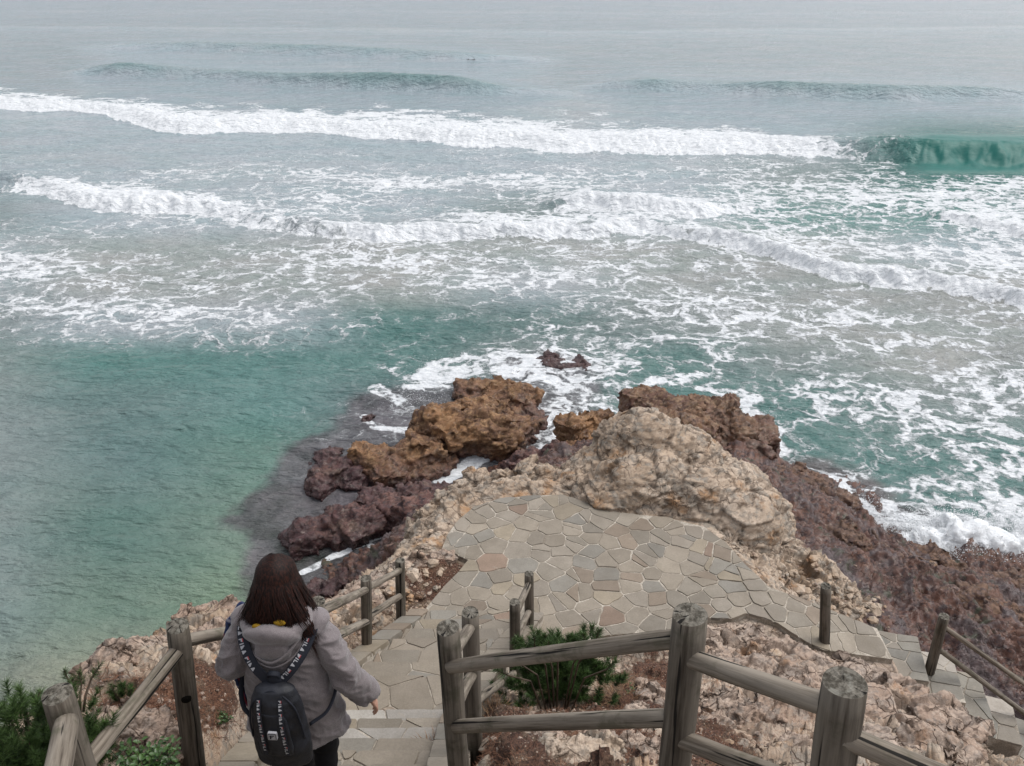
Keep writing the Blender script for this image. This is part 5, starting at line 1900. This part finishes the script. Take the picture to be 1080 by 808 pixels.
M['white'] = simple('white_print', (.42, .42, .44), .6)
M['red'] = simple('red_print', (.42, .03, .03), .6)
M['yellow'] = simple('yellow_scarf', (.38, .22, .015), .7, .2, (60, .5, .004), .3)
M['trouser'] = simple('black_trousers', (.012, .012, .014), .8, .2, (30, .4, .003))
M['shoe'] = simple('white_shoe_leather', (.45, .44, .42), .5)
mp = NT('plaid_cloth')
cpd = mp.coord()
sx_ = mp.n('ShaderNodeSeparateXYZ', {0: cpd})
def stripes(v, f, w):
    s_ = mp.math('ABSOLUTE', mp.math('SINE', mp.math('MULTIPLY', v, f)))
    return mp.mr(s_, 1 - w, 1 - w + .05)
dv_ = mp.math('ADD', sx_.outputs[0], sx_.outputs[1])
c0 = mp.mix(stripes(sx_.outputs[2], 60, .4), (.010, .016, .055), (.006, .008, .016))
c0 = mp.mix(mp.math('MULTIPLY', stripes(dv_, 60, .4), .6), c0, (.02, .035, .10))
c0 = mp.mix(mp.math('MULTIPLY', stripes(sx_.outputs[2], 30, .03), .8), c0, (.35, .33, .35))
c0 = mp.mix(mp.math('MULTIPLY', stripes(dv_, 30, .03), .8), c0, (.30, .04, .05))
mp.p(color=c0, rough=.9, spec=.15, sheen=.1)
M['plaid'] = mp.m

PS = 1.07
HT = 1.60 * PS
best = None
for yy_ in np.linspace(2.85, 3.15, 60):
    zf_ = float(step_z(np.array(yy_))) + .01
    _, py_ = proj(0, yy_ + .04, zf_ + HT)
    if best is None or abs(py_ - 597) < best[0]: best = (abs(py_ - 597), yy_, zf_)
d_ = (best[1] + .04) * CP + (H - best[2] - HT) * SP
FOOT = Vector(((288 - 540) / F_PX * d_, best[1], best[2]))
print('PERSON', tuple(FOOT), 'depth', d_)
person = empty('person', FOOT, math.radians(-3))
person.scale = (PS, PS, PS)
tag(person, 'woman seen from behind in a grey hooded coat, long dark hair, walking down the steps', 'person')

RT = math.radians
# body: one surface
bm = bmesh.new()
hc = Vector((0, .055, 1.485))
hr = Matrix.Rotation(RT(-14), 3, 'X')
bm_ellipsoid(bm, hc + Vector((0, -.012, .012)), (.074, .088, .088), hr)
bm_ellipsoid(bm, hc + Vector((0, .022, -.045)), (.054, .062, .066), hr)
bm_tube(bm, [(0, .0, 1.28), (0, .02, 1.36), (0, .04, 1.43)], [.056, .05, .05], 20)
# nose, brow, lips, chin, ears
bm_tube(bm, [hc + Vector((0, .080, .005)), hc + Vector((0, .101, -.028))], [.009, .014], 12)
bm_ellipsoid(bm, hc + Vector((0, .076, .02)), (.045, .012, .010))
bm_ellipsoid(bm, hc + Vector((0, .080, -.062)), (.022, .010, .008))
bm_ellipsoid(bm, hc + Vector((0, .068, -.088)), (.024, .018, .016))
for s in (-1, 1):
    bm_ellipsoid(bm, hc + Vector((s * .076, .0, -.012)), (.010, .020, .031))
# torso
bm_tube(bm, [(0, .0, .86), (0, .0, .93), (0, -.005, 1.05), (0, 0, 1.18), (0, 0, 1.27), (0, 0, 1.32)],
        [(.10, .155), (.10, .165), (.085, .13), (.10, .155), (.085, .165), (.05, .09)], 28, up=(0, 1, 0))
# legs: mid step down, left foot lower ahead
hipR, hipL = Vector((.085, 0, .88)), Vector((-.085, 0, .88))
kR, aR = Vector((.10, .06, .48)), Vector((.10, -.04, .10))
kL, aL = Vector((-.09, .20, .46)), Vector((-.09, .235, -.11))
bm_tube(bm, spline([hipR, kR, aR], 6), [.085, .083, .078, .072, .065, .058, .054, .055, .053, .048, .042, .038, .036], 18)
bm_tube(bm, spline([hipL, kL, aL], 6), [.085, .083, .078, .072, .065, .058, .054, .055, .053, .048, .042, .038, .036], 18)
# arms
shR, elR, wrR = Vector((.165, .0, 1.285)), Vector((.262, -.020, 1.01)), Vector((.345, .045, .790))
shL, elL, wrL = Vector((-.165, .0, 1.285)), Vector((-.235, -.06, 1.05)), Vector((-.19, .16, 1.06))
for a, b, c in ((shR, elR, wrR), (shL, elL, wrL)):
    bm_tube(bm, spline([a, b, c], 6), [.036, .042, .042, .041, .038, .036, .036, .036, .034, .031, .028, .026, .025], 16)
def hand(bm, wr, fw, side, palm_n, curl=.5, sc=.93):
    """fw: direction of the fingers, side: towards the thumb, palm_n: out of the palm"""
    fw, side = fw.normalized(), side.normalized()
    side = (side - fw * side.dot(fw)).normalized()
    pn = palm_n - fw * palm_n.dot(fw) - side * palm_n.dot(side)
    pn.normalize()
    pc = wr + fw * .045 * sc
    R3 = Matrix((fw, side, pn)).transposed()
    bm_ellipsoid(bm, wr + fw * .048 * sc, (.050 * sc, .038 * sc, .016 * sc), R3, 20)
    bm_tube(bm, [wr - fw * .02, wr + fw * .03], [.024, .023], 14)
    for k, (o_, ln) in enumerate(((.030, .070), (.0105, .078), (-.0095, .073), (-.028, .058))):
        b0 = wr + fw * .078 * sc + side * o_ * sc
        pts = [b0 - fw * .03]
        d = fw + side * (o_ * 2.2)
        d.normalize()
        ang = 0
        p = b0
        pts.append(p)
        for sgm, part in enumerate((.42, .32, .26)):
            ang += curl * (.35, .6, .45)[sgm] * (1 + .12 * k)
            dd2_ = d * math.cos(ang) + pn * math.sin(ang)
            p = p + dd2_ * ln * part * sc
            pts.append(p)
        bm_tube(bm, pts, [.0092, .0092, .0085, .0078, .0060], 10)
        bm_ellipsoid(bm, pts[-1], (.006, .006, .006), None, 8)
    # thumb
    t0 = wr + fw * .018 * sc + side * .018 * sc
    t1 = t0 + (fw * .6 + side * .75 + pn * .25).normalized() * .036 * sc
    t2 = t1 + (fw * .85 + side * .35 + pn * .35).normalized() * .030 * sc
    t3 = t2 + (fw * .9 + side * .1 + pn * .45).normalized() * .024 * sc
    bm_tube(bm, [t0, t1, t2, t3], [.013, .0115, .0100, .0070], 10)
    bm_ellipsoid(bm, t3, (.0068, .0068, .0068), None, 8)
hand(bm, wrR + Vector((.010, .008, -.028)), Vector((.25, .30, -1)), Vector((-.35, 1, .2)), Vector((-1, -.2, -.1)), .55)
hand(bm, wrL + Vector((.01, .02, .0)), Vector((.35, 1, .05)), Vector((.6, .1, 1)), Vector((1, -.3, -.3)), .9)
me = remesh(bm, .0042, 2)
body_o = link_mesh('body', me, M['skin'], person)
# face details
M['eye'] = simple('eye_white', (.7, .7, .7), .2)
M['iris'] = simple('dark_iris', (.02, .012, .01), .15)
M['lip'] = simple('lips', (.35, .10, .09), .45)
for s in (-1, 1):
    bm = bmesh.new()
    bm_ellipsoid(bm, hc + Vector((s * .031, .083, .002)), (.0125, .0075, .007), None, 16)
    e = from_bm('eye', bm, M['eye'], person)
    bm = bmesh.new()
    bm_ellipsoid(bm, hc + Vector((s * .031, .0885, .001)), (.0055, .0030, .0055), None, 12)
    from_bm('iris', bm, M['iris'], e)
    bm = bmesh.new()
    bm_tube(bm, [hc + Vector((s * .014, .088, .020)), hc + Vector((s * .032, .086, .024)), hc + Vector((s * .048, .076, .019))], [.0025, .003, .0015], 8)
    from_bm('eyebrow', bm, M['hair'], person)
bm = bmesh.new()
bm_tube(bm, [hc + Vector((-.020, .087, -.062)), hc + Vector((0, .0915, -.060)), hc + Vector((.020, .087, -.062))], [.002, .0055, .002], 10)
from_bm('lips', bm, M['lip'], person)

# trousers
bm = bmesh.new()
tl = [.102, .10, .094, .088, .080, .072, .068, .066, .062, .058, .053, .050, .048]
bm_tube(bm, spline([hipR, kR, aR], 6), tl, 20)
bm_tube(bm, spline([hipL, kL, aL], 6), tl, 20)
bm_ellipsoid(bm, (0, 0, .90), (.175, .125, .11))
me = remesh(bm, .009, 3)
v = verts_of(me).astype(float)
v += normals_of(me) * (.006 * fbm(v * np.array([1, 1, 2.5]), 9, 3, 5))[:, None]
set_verts(me, v)
link_mesh('trousers', me, M['trouser'], person)
# shoes
for (a, nm) in ((aR, 1), (aL, 2)):
    bm = bmesh.new()
    zf = a.z - .085
    bm_tube(bm, [(a.x, a.y - .045, zf + .045), (a.x, a.y + .02, zf + .045), (a.x, a.y + .10, zf + .038), (a.x, a.y + .175, zf + .025)], [(.045, .034), (.047, .038), (.036, .042), (.02, .028)], 16, up=(0, 0, 1))
    bm_tube(bm, [a + Vector((0, 0, -.03)), a + Vector((0, 0, .03))], [.044, .046], 16)
    bm_box(bm, (a.x, a.y + .06, zf + .008), (.078, .25, .022), None, .008)
    me = remesh(bm, .006, 3)
    link_mesh('shoe', me, M['shoe'], person)

# coat: torso flaring to the hem, sleeves, hood
bm = bmesh.new()
prof = [(.625, .170, .238, .0), (.735, .164, .226, .0), (.80, .160, .218, .0), (.90, .152, .205, -.005), (1.0, .144, .192, -.008), (1.10, .138, .185, -.012), (1.18, .134, .184, -.012), (1.25, .118, .178, -.008), (1.30, .090, .150, 0), (1.345, .066, .095, .01)]
bm_tube(bm, [(0, p[3], p[0]) for p in prof], [(p[1], p[2]) for p in prof], 40, up=(0, 1, 0))
sl = [.066, .067, .065, .062, .060, .059, .058, .057, .055, .054, .054, .054, .055]
endR = wrR - (wrR - elR).normalized() * .012
endL = wrL + (wrL - elL).normalized() * .01
bm_tube(bm, spline([shR + Vector((-.02, 0, -.01)), elR, endR], 6), sl, 22)
bm_tube(bm, spline([shL + Vector((.02, 0, -.01)), elL, endL], 6), sl, 22)
bm_ellipsoid(bm, (.158, 0, 1.276), (.066, .070, .066))
bm_ellipsoid(bm, (-.158, 0, 1.276), (.066, .070, .066))
me = remesh(bm, .0062, 5)
v = verts_of(me).astype(float)
nn = normals_of(me)
# folds: diagonal creases, stronger at elbows and below the shoulder
q = v.copy()
q[:, 2] += .6 * np.abs(q[:, 0])
fold = ridged(q * np.array([1.0, 1.0, 1.6]), 8.5, 3, 12)
arm = smooth(.19, .25, np.abs(v[:, 0]))
v += nn * ((.0055 + .0085 * arm) * fold)[:, None]
v -= nn * (.0045 * np.exp(-((np.abs(v[:, 0]) - .172 - .05 * (1.28 - v[:, 2])) / .006) ** 2) * smooth(1.02, 1.08, v[:, 2]) * (v[:, 1] < .02))[:, None]
v += nn * (.009 * fbm(v * np.array([1, 1, .35]), 11, 2, 30) * smooth(1.15, .8, v[:, 2]))[:, None]
set_verts(me, v)
coat = link_mesh('coat', me, M['coat'], person)
# sleeve cuffs (strap), back seam lines
for (e0, w0) in ((elR, endR), (elL, endL)):
    ax = (w0 - e0).normalized()
    bm = bmesh.new()
    c0_ = w0 - ax * .045
    bm_tube(bm, [c0_ - ax * .015, c0_ + ax * .015], [.0585, .0585], 26, caps=False)
    bm_tube(bm, [w0 - ax * .003, w0 + ax * .004], [.056, .053], 26)
    from_bm('cuff', bm, M['coat'], coat)
# hood resting on the back
bm = bmesh.new()
hood_rot = Matrix.Rotation(RT(38), 3, 'X')
bm_ellipsoid(bm, (0, -.105, 1.295), (.132, .050, .105), hood_rot, 32)
bm_ellipsoid(bm, (0, -.135, 1.225), (.085, .034, .075), Matrix.Rotation(RT(15), 3, 'X'), 32)
bm_tube(bm, spline([(-.115, .03, 1.355), (-.135, -.05, 1.335), (-.09, -.115, 1.33), (0, -.135, 1.34), (.09, -.115, 1.33), (.135, -.05, 1.335), (.115, .03, 1.355)], 8), .026, 14)
me = remesh(bm, .0058, 5)
v = verts_of(me).astype(float)
v += normals_of(me) * (.005 * fbm(v, 14, 3, 44))[:, None]
set_verts(me, v)
hood = link_mesh('hood', me, M['coat'], coat)
# hood rim seams: two drooping edges
bm = bmesh.new()
bm_tube(bm, spline([(-.150, -.075, 1.272), (-.08, -.142, 1.215), (.0, -.172, 1.200), (.08, -.150, 1.250), (.13, -.095, 1.318), (.125, -.03, 1.345)], 8), .0055, 10)
bm_tube(bm, spline([(-.155, -.080, 1.262), (-.09, -.145, 1.200), (.0, -.168, 1.168), (.09, -.146, 1.21), (.145, -.085, 1.28)], 8), .004, 8)
from_bm('hood_seam', bm, M['coat'], hood)
# yellow scarf ends at the collar
for (c_, r_) in (((-.052, -.128, 1.368), (.024, .012, .014)), ((.045, -.118, 1.385), (.028, .012, .015))):
    bm = bmesh.new()
    bm_ellipsoid(bm, c_, r_)
    me = remesh(bm, .004, 1)
    link_mesh('hair_tie', me, M['yellow'], person)

# hair: cap plus strands
bm = bmesh.new()
bm_ellipsoid(bm, hc + Vector((0, -.022, .020)), (.086, .100, .102), hr, 32)
bm_tube(bm, [hc + Vector((0, -.03, .02)), hc + Vector((0, -.045, -.05)), hc + Vector((0, -.058, -.115)), hc + Vector((.0, -.072, -.150))],
        [(.085, .094), (.075, .102), (.055, .108), (.035, .098)], 30, up=(0, 1, 0))
me = remesh(bm, .006, 5)
v = verts_of(me).astype(float)
an = np.arctan2(v[:, 0] - hc.x, -(v[:, 1] - hc.y))
v += normals_of(me) * (.0022 * np.sin(an * 46 + 3 * np.sin(v[:, 2] * 18)) + .002 * np.sin(an * 19 + 1))[:, None]
set_verts(me, v)
hair = link_mesh('hair', me, M['hair'], person)
V, Fc = [], []
rh = random.Random(9)
def ribbon(pts, w, up):
    b0 = len(V)
    n_ = len(pts)
    for i, p in enumerate(pts):
        t = (pts[min(i + 1, n_ - 1)] - pts[max(i - 1, 0)]).normalized()
        s_ = t.cross(up).normalized()
        k = math.sin(math.pi * min(1, .15 + i / (n_ - 1) * .85)) ** .5 if i < n_ - 1 else .1
        V.append(p - s_ * w * k)
        V.append(p + up * w * .25)
        V.append(p + s_ * w * k)
    for i in range(n_ - 1):
        a = b0 + 3 * i
        Fc.append((a, a + 1, a + 4, a + 3))
        Fc.append((a + 1, a + 2, a + 5, a + 4))
for i in range(2400):
    th = rh.uniform(-2.1, 2.1)               # 0 = back of the head
    ph0 = rh.uniform(.0, .35)
    c = hc + Vector((0, -.020, .022))
    ax_, ay_, az_ = .0925, .1070, .109
    pts = []
    for k in range(5):
        ph = ph0 + (1.50 - ph0) * k / 4
        d = Vector((math.sin(th) * math.sin(ph) * ax_, -math.cos(th) * math.sin(ph) * ay_, math.cos(ph) * az_))
        pts.append(c + hr @ d)
    last = pts[-1]
    back = abs(th) < 1.3
    ln = rh.uniform(.17, .32) - .05 * math.cos(th * 1.5) + (.06 * rh.random() if th > .6 else 0) + (.03 if abs(th) > 1.2 else 0)
    if th > .9: ln += rh.uniform(0, .08)
    endx = last.x * (1.14 + (.75 if th > .7 else (.35 if th < -.9 else .12))) + rh.uniform(-.028, .028)
    endy = last.y - (.055 if back else .01) + rh.uniform(-.015, .010)
    endy = max(endy, -.155)
    for k in range(1, 7):
        t = k / 6
        wv_ = math.sin(t * 5 + math.floor(th * 7) * 1.7) * .010 * t + (.022 * t * t * (1 if th > 0 else -1))
        pts.append(Vector((last.x + (endx - last.x) * t + wv_, last.y + (endy - last.y) * (t ** .8), last.z - ln * t)))
    up = Vector((math.sin(th), -math.cos(th), .15)).normalized()
    ribbon(spline([Vector(p) for p in pts[::2]], 4), rh.uniform(.0014, .0032), up)
for i in range(170):
    th = rh.uniform(-2.3, 2.3)
    k0 = rh.uniform(.0, .6)
    sx1, sy1 = math.sin(th), -math.cos(th)
    z0 = hc.z + .09 - k0 * .12
    rr1 = .085 + k0 * .02
    p0 = Vector((sx1 * rr1 * .6, hc.y - .02 + sy1 * rr1 * .6, z0))
    p1 = Vector((sx1 * .112, hc.y - .02 + sy1 * .118, hc.z - .03 + rh.uniform(-.03, .03)))
    p2 = Vector((sx1 * (.125 + rh.uniform(0, .03)), min(hc.y + sy1 * .13, hc.y), hc.z - .14))
    p3 = p2 + Vector((sx1 * rh.uniform(.0, .05) + rh.uniform(-.02, .02), rh.uniform(-.02, .01), -rh.uniform(.06, .16)))
    ribbon(spline([p0, p1, p2, p3], 5), rh.uniform(.0005, .0011), Vector((sx1, sy1, .1)).normalized())
mesh_np('hair_strands', np.array([v_[:] for v_ in V]), Fc, M['hair'], hair, True)

# ---- backpack (worn: a thing of its own)
bp = empty('backpack', FOOT + Vector((0, -.2, .82 - .05)) * PS, math.radians(-3))
bp.scale = (PS, PS, PS)
tag(bp, 'small navy black backpack with lettered straps on the back of the woman', 'backpack')
def bpc(v): return Vector(v) - Vector((0, -.2, .82))
bm = bmesh.new()
oy = -.2
prf = [(.68, .040, .110), (.705, .060, .126), (.78, .070, .130), (.87, .072, .129), (.96, .072, .125), (1.04, .069, .118), (1.10, .062, .106), (1.145, .048, .088), (1.165, .025, .055)]
bm_tube(bm, [bpc((0, oy - .022 + (.012 if p[0] > 1.1 else 0), p[0])) for p in prf], [(p[1], p[2]) for p in prf], 40, up=(0, 1, 0))
me = remesh(bm, .0055, 4)
v = verts_of(me).astype(float)
v += normals_of(me) * (.0035 * fbm(v, 12, 3, 70))[:, None]
set_verts(me, v)
link_mesh('bag_body', me, M['nylon'], bp)
# front pocket panel
bm = bmesh.new()
prf = [(.815, .012, .070), (.86, .018, .078), (.94, .018, .074), (1.02, .016, .064), (1.06, .010, .048)]
bm_tube(bm, [bpc((0, oy - .094 + (.01 if p[0] > 1.0 else 0), p[0])) for p in prf], [(p[1], p[2]) for p in prf], 32, up=(0, 1, 0))
me = remesh(bm, .005, 3)
link_mesh('front_pocket', me, M['nylon'], bp)
# zip line arcs
bm = bmesh.new()
bm_tube(bm, spline([bpc((-.118, oy - .055, .88)), bpc((-.112, oy - .062, 1.0)), bpc((-.085, oy - .060, 1.10)), bpc((0, oy - .045, 1.158)), bpc((.085, oy - .060, 1.10)), bpc((.112, oy - .062, 1.0)), bpc((.118, oy - .055, .88))], 8), .0042, 8)
from_bm('zip', bm, M['webbing'], bp)
# top loop
bm = bmesh.new()
bm_tube(bm, spline([bpc((-.026, oy + .02, 1.155)), bpc((-.024, oy + .005, 1.205)), bpc((0, oy - .005, 1.222)), bpc((.024, oy + .005, 1.205)), bpc((.026, oy + .02, 1.155))], 8), [(.004, .012)] * 33, 10)
bm_ellipsoid(bm, bpc((0, oy + .01, 1.17)), (.034, .02, .035))
from_bm('carry_loop', bm, M['webbing'], bp)

# letter shapes in a unit box (x along the strap, y across)
LET = {'F': [[(0, 0), (.26, 0), (.26, .42), (.8, .42), (.8, .62), (.26, .62), (.26, .78), (.9, .78), (.9, 1), (0, 1)]],
       'I': [[(0, 0), (.28, 0), (.28, 1), (0, 1)]],
       'L': [[(0, 0), (.8, 0), (.8, .24), (.28, .24), (.28, 1), (0, 1)]],
       'A': [[(0, 0), (.26, 0), (.50, .70), (.74, 0), (1, 0), (.64, 1), (.36, 1)], [(.30, .20), (.70, .20), (.62, .38), (.38, .38)]]}
ADV = {'F': 1.0, 'I': .42, 'L': .92, 'A': 1.12}

def strap(pts, normal_fn, width, root, text_off, txt_h, thick=.005, flip=False, name='strap', phase=0.0, start=0.0):
    """flat webbing along pts, with a printed tape of repeated words"""
    pts = spline(pts, 10)
    n_ = len(pts)
    Ts, Ns, Ss = [], [], []
    for i, p in enumerate(pts):
        t = (pts[min(i + 1, n_ - 1)] - pts[max(i - 1, 0)]).normalized()
        nn_ = normal_fn(p)
        nn_ = (nn_ - t * nn_.dot(t)).normalized()
        Ts.append(t); Ns.append(nn_); Ss.append(t.cross(nn_).normalized())
    cum = [0]
    for i in range(1, n_): cum.append(cum[-1] + (pts[i] - pts[i - 1]).length)
    bm = bmesh.new()
    rings = []
    for i, p in enumerate(pts):
        a, b, h = Ss[i] * width / 2, Ns[i] * thick, Ns[i]
        rings.append([bm.verts.new(q) for q in (p - a, p - a * .95 + b, p + a * .95 + b, p + a)])
    for i in range(n_ - 1):
        for k in range(3):
            bm.faces.new((rings[i][k], rings[i][k + 1], rings[i + 1][k + 1], rings[i + 1][k]))
        bm.faces.new((rings[i][3], rings[i][0], rings[i + 1][0], rings[i + 1][3]))
    bmesh.ops.recalc_face_normals(bm, faces=bm.faces)
    old = set(bm.faces)
    def at(s, u, lift):
        s = max(0, min(cum[-1] - 1e-4, s))
        i = int(np.searchsorted(cum, s) - 1)
        i = max(0, min(n_ - 2, i))
        f = (s - cum[i]) / (cum[i + 1] - cum[i])
        p = pts[i].lerp(pts[i + 1], f)
        return p + Ss[i].lerp(Ss[i + 1], f) * u + Ns[i].lerp(Ns[i + 1], f) * lift
    s = .006 + start
    gap = txt_h * .55
    while s < cum[-1] - txt_h * 4:
        for ci, chh in enumerate('FILA'):
            w = txt_h * ADV[chh] * .95
            for pi, poly in enumerate(LET[chh]):
                # cut along the length to follow the bend
                def mp_(x, y):
                    xx = s + x * txt_h * .95
                    u = (y - .5) * txt_h + text_off
                    u = -u + 2 * text_off
                    return at(xx, u, thick + .0012)
                f = bm.faces.new([bm.verts.new(mp_(x, y)) for x, y in poly])
                f.material_index = 1
                if chh == 'F':
                    pass
            if chh == 'F':
                f = bm.faces.new([bm.verts.new(at(s + x * txt_h * .95, (-((y - .5) * txt_h) + text_off), thick + .0018)) for x, y in [(.26, .78), (.9, .78), (.9, 1), (.0, 1), (0, .78)]])
                f.material_index = 2
            s += w + txt_h * .16
        s += gap
    bmesh.ops.triangulate(bm, faces=[f for f in bm.faces if f not in old])
    return from_bm(name, bm, [M['webbing'], M['white'], M['red']], root, False)
nf = lambda p: Vector((p.x * 1.2, -1, .25 + max(0, (p.z - .42)) * 1.2))
# shoulder straps: over the shoulders, crossing the back down to the loop
def nfs(p):
    z_ = p.z + .82
    y_ = p.y - .2
    if y_ > .02: return Vector((0, .6, .8))
    k = smooth(1.22, 1.34, z_)
    return Vector((p.x * .8, -(1 - k) - .15, .35 + 1.2 * k))
strap([bpc((-.155, .075, 1.285)), bpc((-.155, .02, 1.345)), bpc((-.162, -.050, 1.352)), bpc((-.142, -.116, 1.298)), bpc((-.092, -.168, 1.228)), bpc((-.030, -.190, 1.160))], nfs, .048, bp, .009, .018, .006, name='shoulder_strap', start=.05)
strap([bpc((.155, .075, 1.285)), bpc((.155, .02, 1.345)), bpc((.158, -.050, 1.352)), bpc((.136, -.116, 1.298)), bpc((.086, -.168, 1.228)), bpc((.028, -.190, 1.160))], nfs, .042, bp, .008, .017, .006, name='shoulder_strap', start=.05)
nb = lambda p: Vector((p.x * 1.5, -1, .1))
strap([bpc((-.052, oy - .068, 1.135)), bpc((-.052, oy - .092, 1.08)), bpc((-.047, oy - .110, 1.02)), bpc((-.044, oy - .117, .93)), bpc((-.044, oy - .115, .84))], nb, .020, bp, 0, .0125, .003, name='front_strap')
strap([bpc((.042, oy - .068, 1.138)), bpc((.044, oy - .092, 1.08)), bpc((.046, oy - .110, 1.02)), bpc((.050, oy - .116, .93)), bpc((.052, oy - .114, .84))], nb, .021, bp, 0, .0135, .003, name='front_strap')
# side straps running forward under the arms
for s in (-1, 1):
    bm = bmesh.new()
    bm_tube(bm, spline([bpc((s * .12, oy + .02, .88)), bpc((s * .20, -.13, .93)), bpc((s * .222, -.02, 1.02)), bpc((s * .17, .125, 1.15)), bpc((s * .155, .085, 1.28))], 8), [(.003, .011)] * 33, 8)
    from_bm('side_strap', bm, M['webbing'], bp)
# badge: pale square with a dark letter
def rrect(cx, cz, w, h, r, y):
    out = []
    for (sx0, sz0, a0) in ((1, 1, 0), (-1, 1, 90), (-1, -1, 180), (1, -1, 270)):
        for k in range(5):
            a = RT(a0 + 90 * k / 4)
            out.append(bpc((cx + sx0 * (w - r) + r * math.cos(a), y, cz + sz0 * (h - r) + r * math.sin(a))))
    return out
bm = bmesh.new()
by = oy - .1235
f = bm.faces.new([bm.verts.new(p) for p in rrect(.002, .965, .0205, .0215, .005, by)])
e = bmesh.ops.extrude_face_region(bm, geom=[f])
for v_ in [g for g in e['geom'] if isinstance(g, bmesh.types.BMVert)]: v_.co.y += .012
bmesh.ops.recalc_face_normals(bm, faces=bm.faces)
badge = from_bm('badge', bm, M['white'], bp, False)
bm = bmesh.new()
bm.faces.new([bm.verts.new(p) for p in rrect(.002, .965, .0170, .0180, .004, by - .0012)])
bd = from_bm('badge_field', bm, M['webbing'], badge, False)
bm = bmesh.new()
bm.faces.new([bm.verts.new(p) for p in rrect(.002, .965, .0150, .0160, .003, by - .0022)])
from_bm('badge_ground', bm, M['white'], badge, False)
bm = bmesh.new()
for poly in ([(0, 0), (.30, 0), (.30, .38), (.68, .38), (.60, .56), (.30, .56), (.30, .74), (1, .74), (.92, 1), (0, 1)],):
    bm.faces.new([bm.verts.new(bpc((.002 - .0105 + x * .021, by - .0034, .965 - .0115 + y * .023))) for x, y in poly])
from_bm('badge_letter', bm, M['webbing'], badge, False)

# plaid shirt carried over the left forearm
bm = bmesh.new()
bm_tube(bm, spline([(-.215, .14, 1.235), (-.245, .10, 1.19), (-.262, .06, 1.13), (-.245, .05, 1.06), (-.245, .045, .98), (-.225, .01, .88), (-.205, -.03, .77)], 6),
        [(.030, .020)] * 7 + [(.040, .032)] * 12 + [(.046, .030)] * 12 + [(.036, .022)] * 6, 18)
bm_tube(bm, spline([(-.19, .16, 1.13), (-.215, .12, 1.10), (-.225, .09, .98), (-.20, .06, .80)], 6), [(.05, .03)] * 19, 18)
me = remesh(bm, .006, 4)
v = verts_of(me).astype(float)
v += normals_of(me) * (.008 * ridged(v * np.array([1.6, 1.6, .5]), 12, 3, 90))[:, None]
set_verts(me, v)
shirt = link_mesh('plaid_shirt', me, M['plaid'])
shirt.location = FOOT
shirt.scale = (PS, PS, PS)
shirt.rotation_euler = (0, 0, math.radians(-3))
tag(shirt, 'dark blue plaid shirt bundled over the left arm of the woman', 'shirt')

# ------------------------------------------------------------------ world, sun, camera
w = bpy.data.worlds.new('World')
S.world = w
w.use_nodes = True
nt = w.node_tree
bg = nt.nodes['Background']
sky = nt.nodes.new('ShaderNodeTexSky')
sky.sky_type = 'NISHITA'
sky.sun_disc = False
SUN_EL, SUN_AZ = 60.0, 70.0
sky.sun_elevation = math.radians(SUN_EL)
sky.sun_rotation = math.radians(SUN_AZ)
sky.air_density = 1.3
sky.dust_density = 2.5
sky.ozone_density = 1.0
hs = nt.nodes.new('ShaderNodeHueSaturation')
hs.inputs['Saturation'].default_value = .22
nt.links.new(sky.outputs[0], hs.inputs['Color'])
cl = nt.nodes.new('ShaderNodeMix')
cl.data_type = 'RGBA'
cl.blend_type = 'MULTIPLY'
cl.inputs[0].default_value = 1.0
cl.inputs[7].default_value = (.985, .99, 1.015, 1)
nt.links.new(hs.outputs[0], cl.inputs[6])
nt.links.new(cl.outputs[2], bg.inputs['Color'])
bg.inputs['Strength'].default_value = .15
sl_ = bpy.data.lights.new('sun', 'SUN')
sl_.energy = 1.25
sl_.angle = math.radians(45)
sl_.color = (1, .955, .89)
so_ = bpy.data.objects.new('sun', sl_)
COL.objects.link(so_)
el, a_ = math.radians(SUN_EL), math.radians(SUN_AZ)
sd = Vector((math.sin(a_) * math.cos(el), math.cos(a_) * math.cos(el), math.sin(el)))
so_.rotation_mode = 'QUATERNION'
so_.rotation_quaternion = sd.to_track_quat('Z', 'Y')

cam = bpy.data.cameras.new('camera')
cam.sensor_width = 36
cam.lens = 36 * F_PX / 1080
cam.clip_start = .05
cam.clip_end = 20000
co_ = bpy.data.objects.new('camera', cam)
COL.objects.link(co_)
co_.location = (0, 0, H)
co_.rotation_euler = (math.pi / 2 - PITCH, 0, 0)
S.camera = co_
S.view_settings.view_transform = 'Standard'
S.view_settings.look = 'None'
S.view_settings.gamma = 1
S.view_settings.exposure = 0.42
S.cycles.max_bounces = 6
S.cycles.use_denoising = True
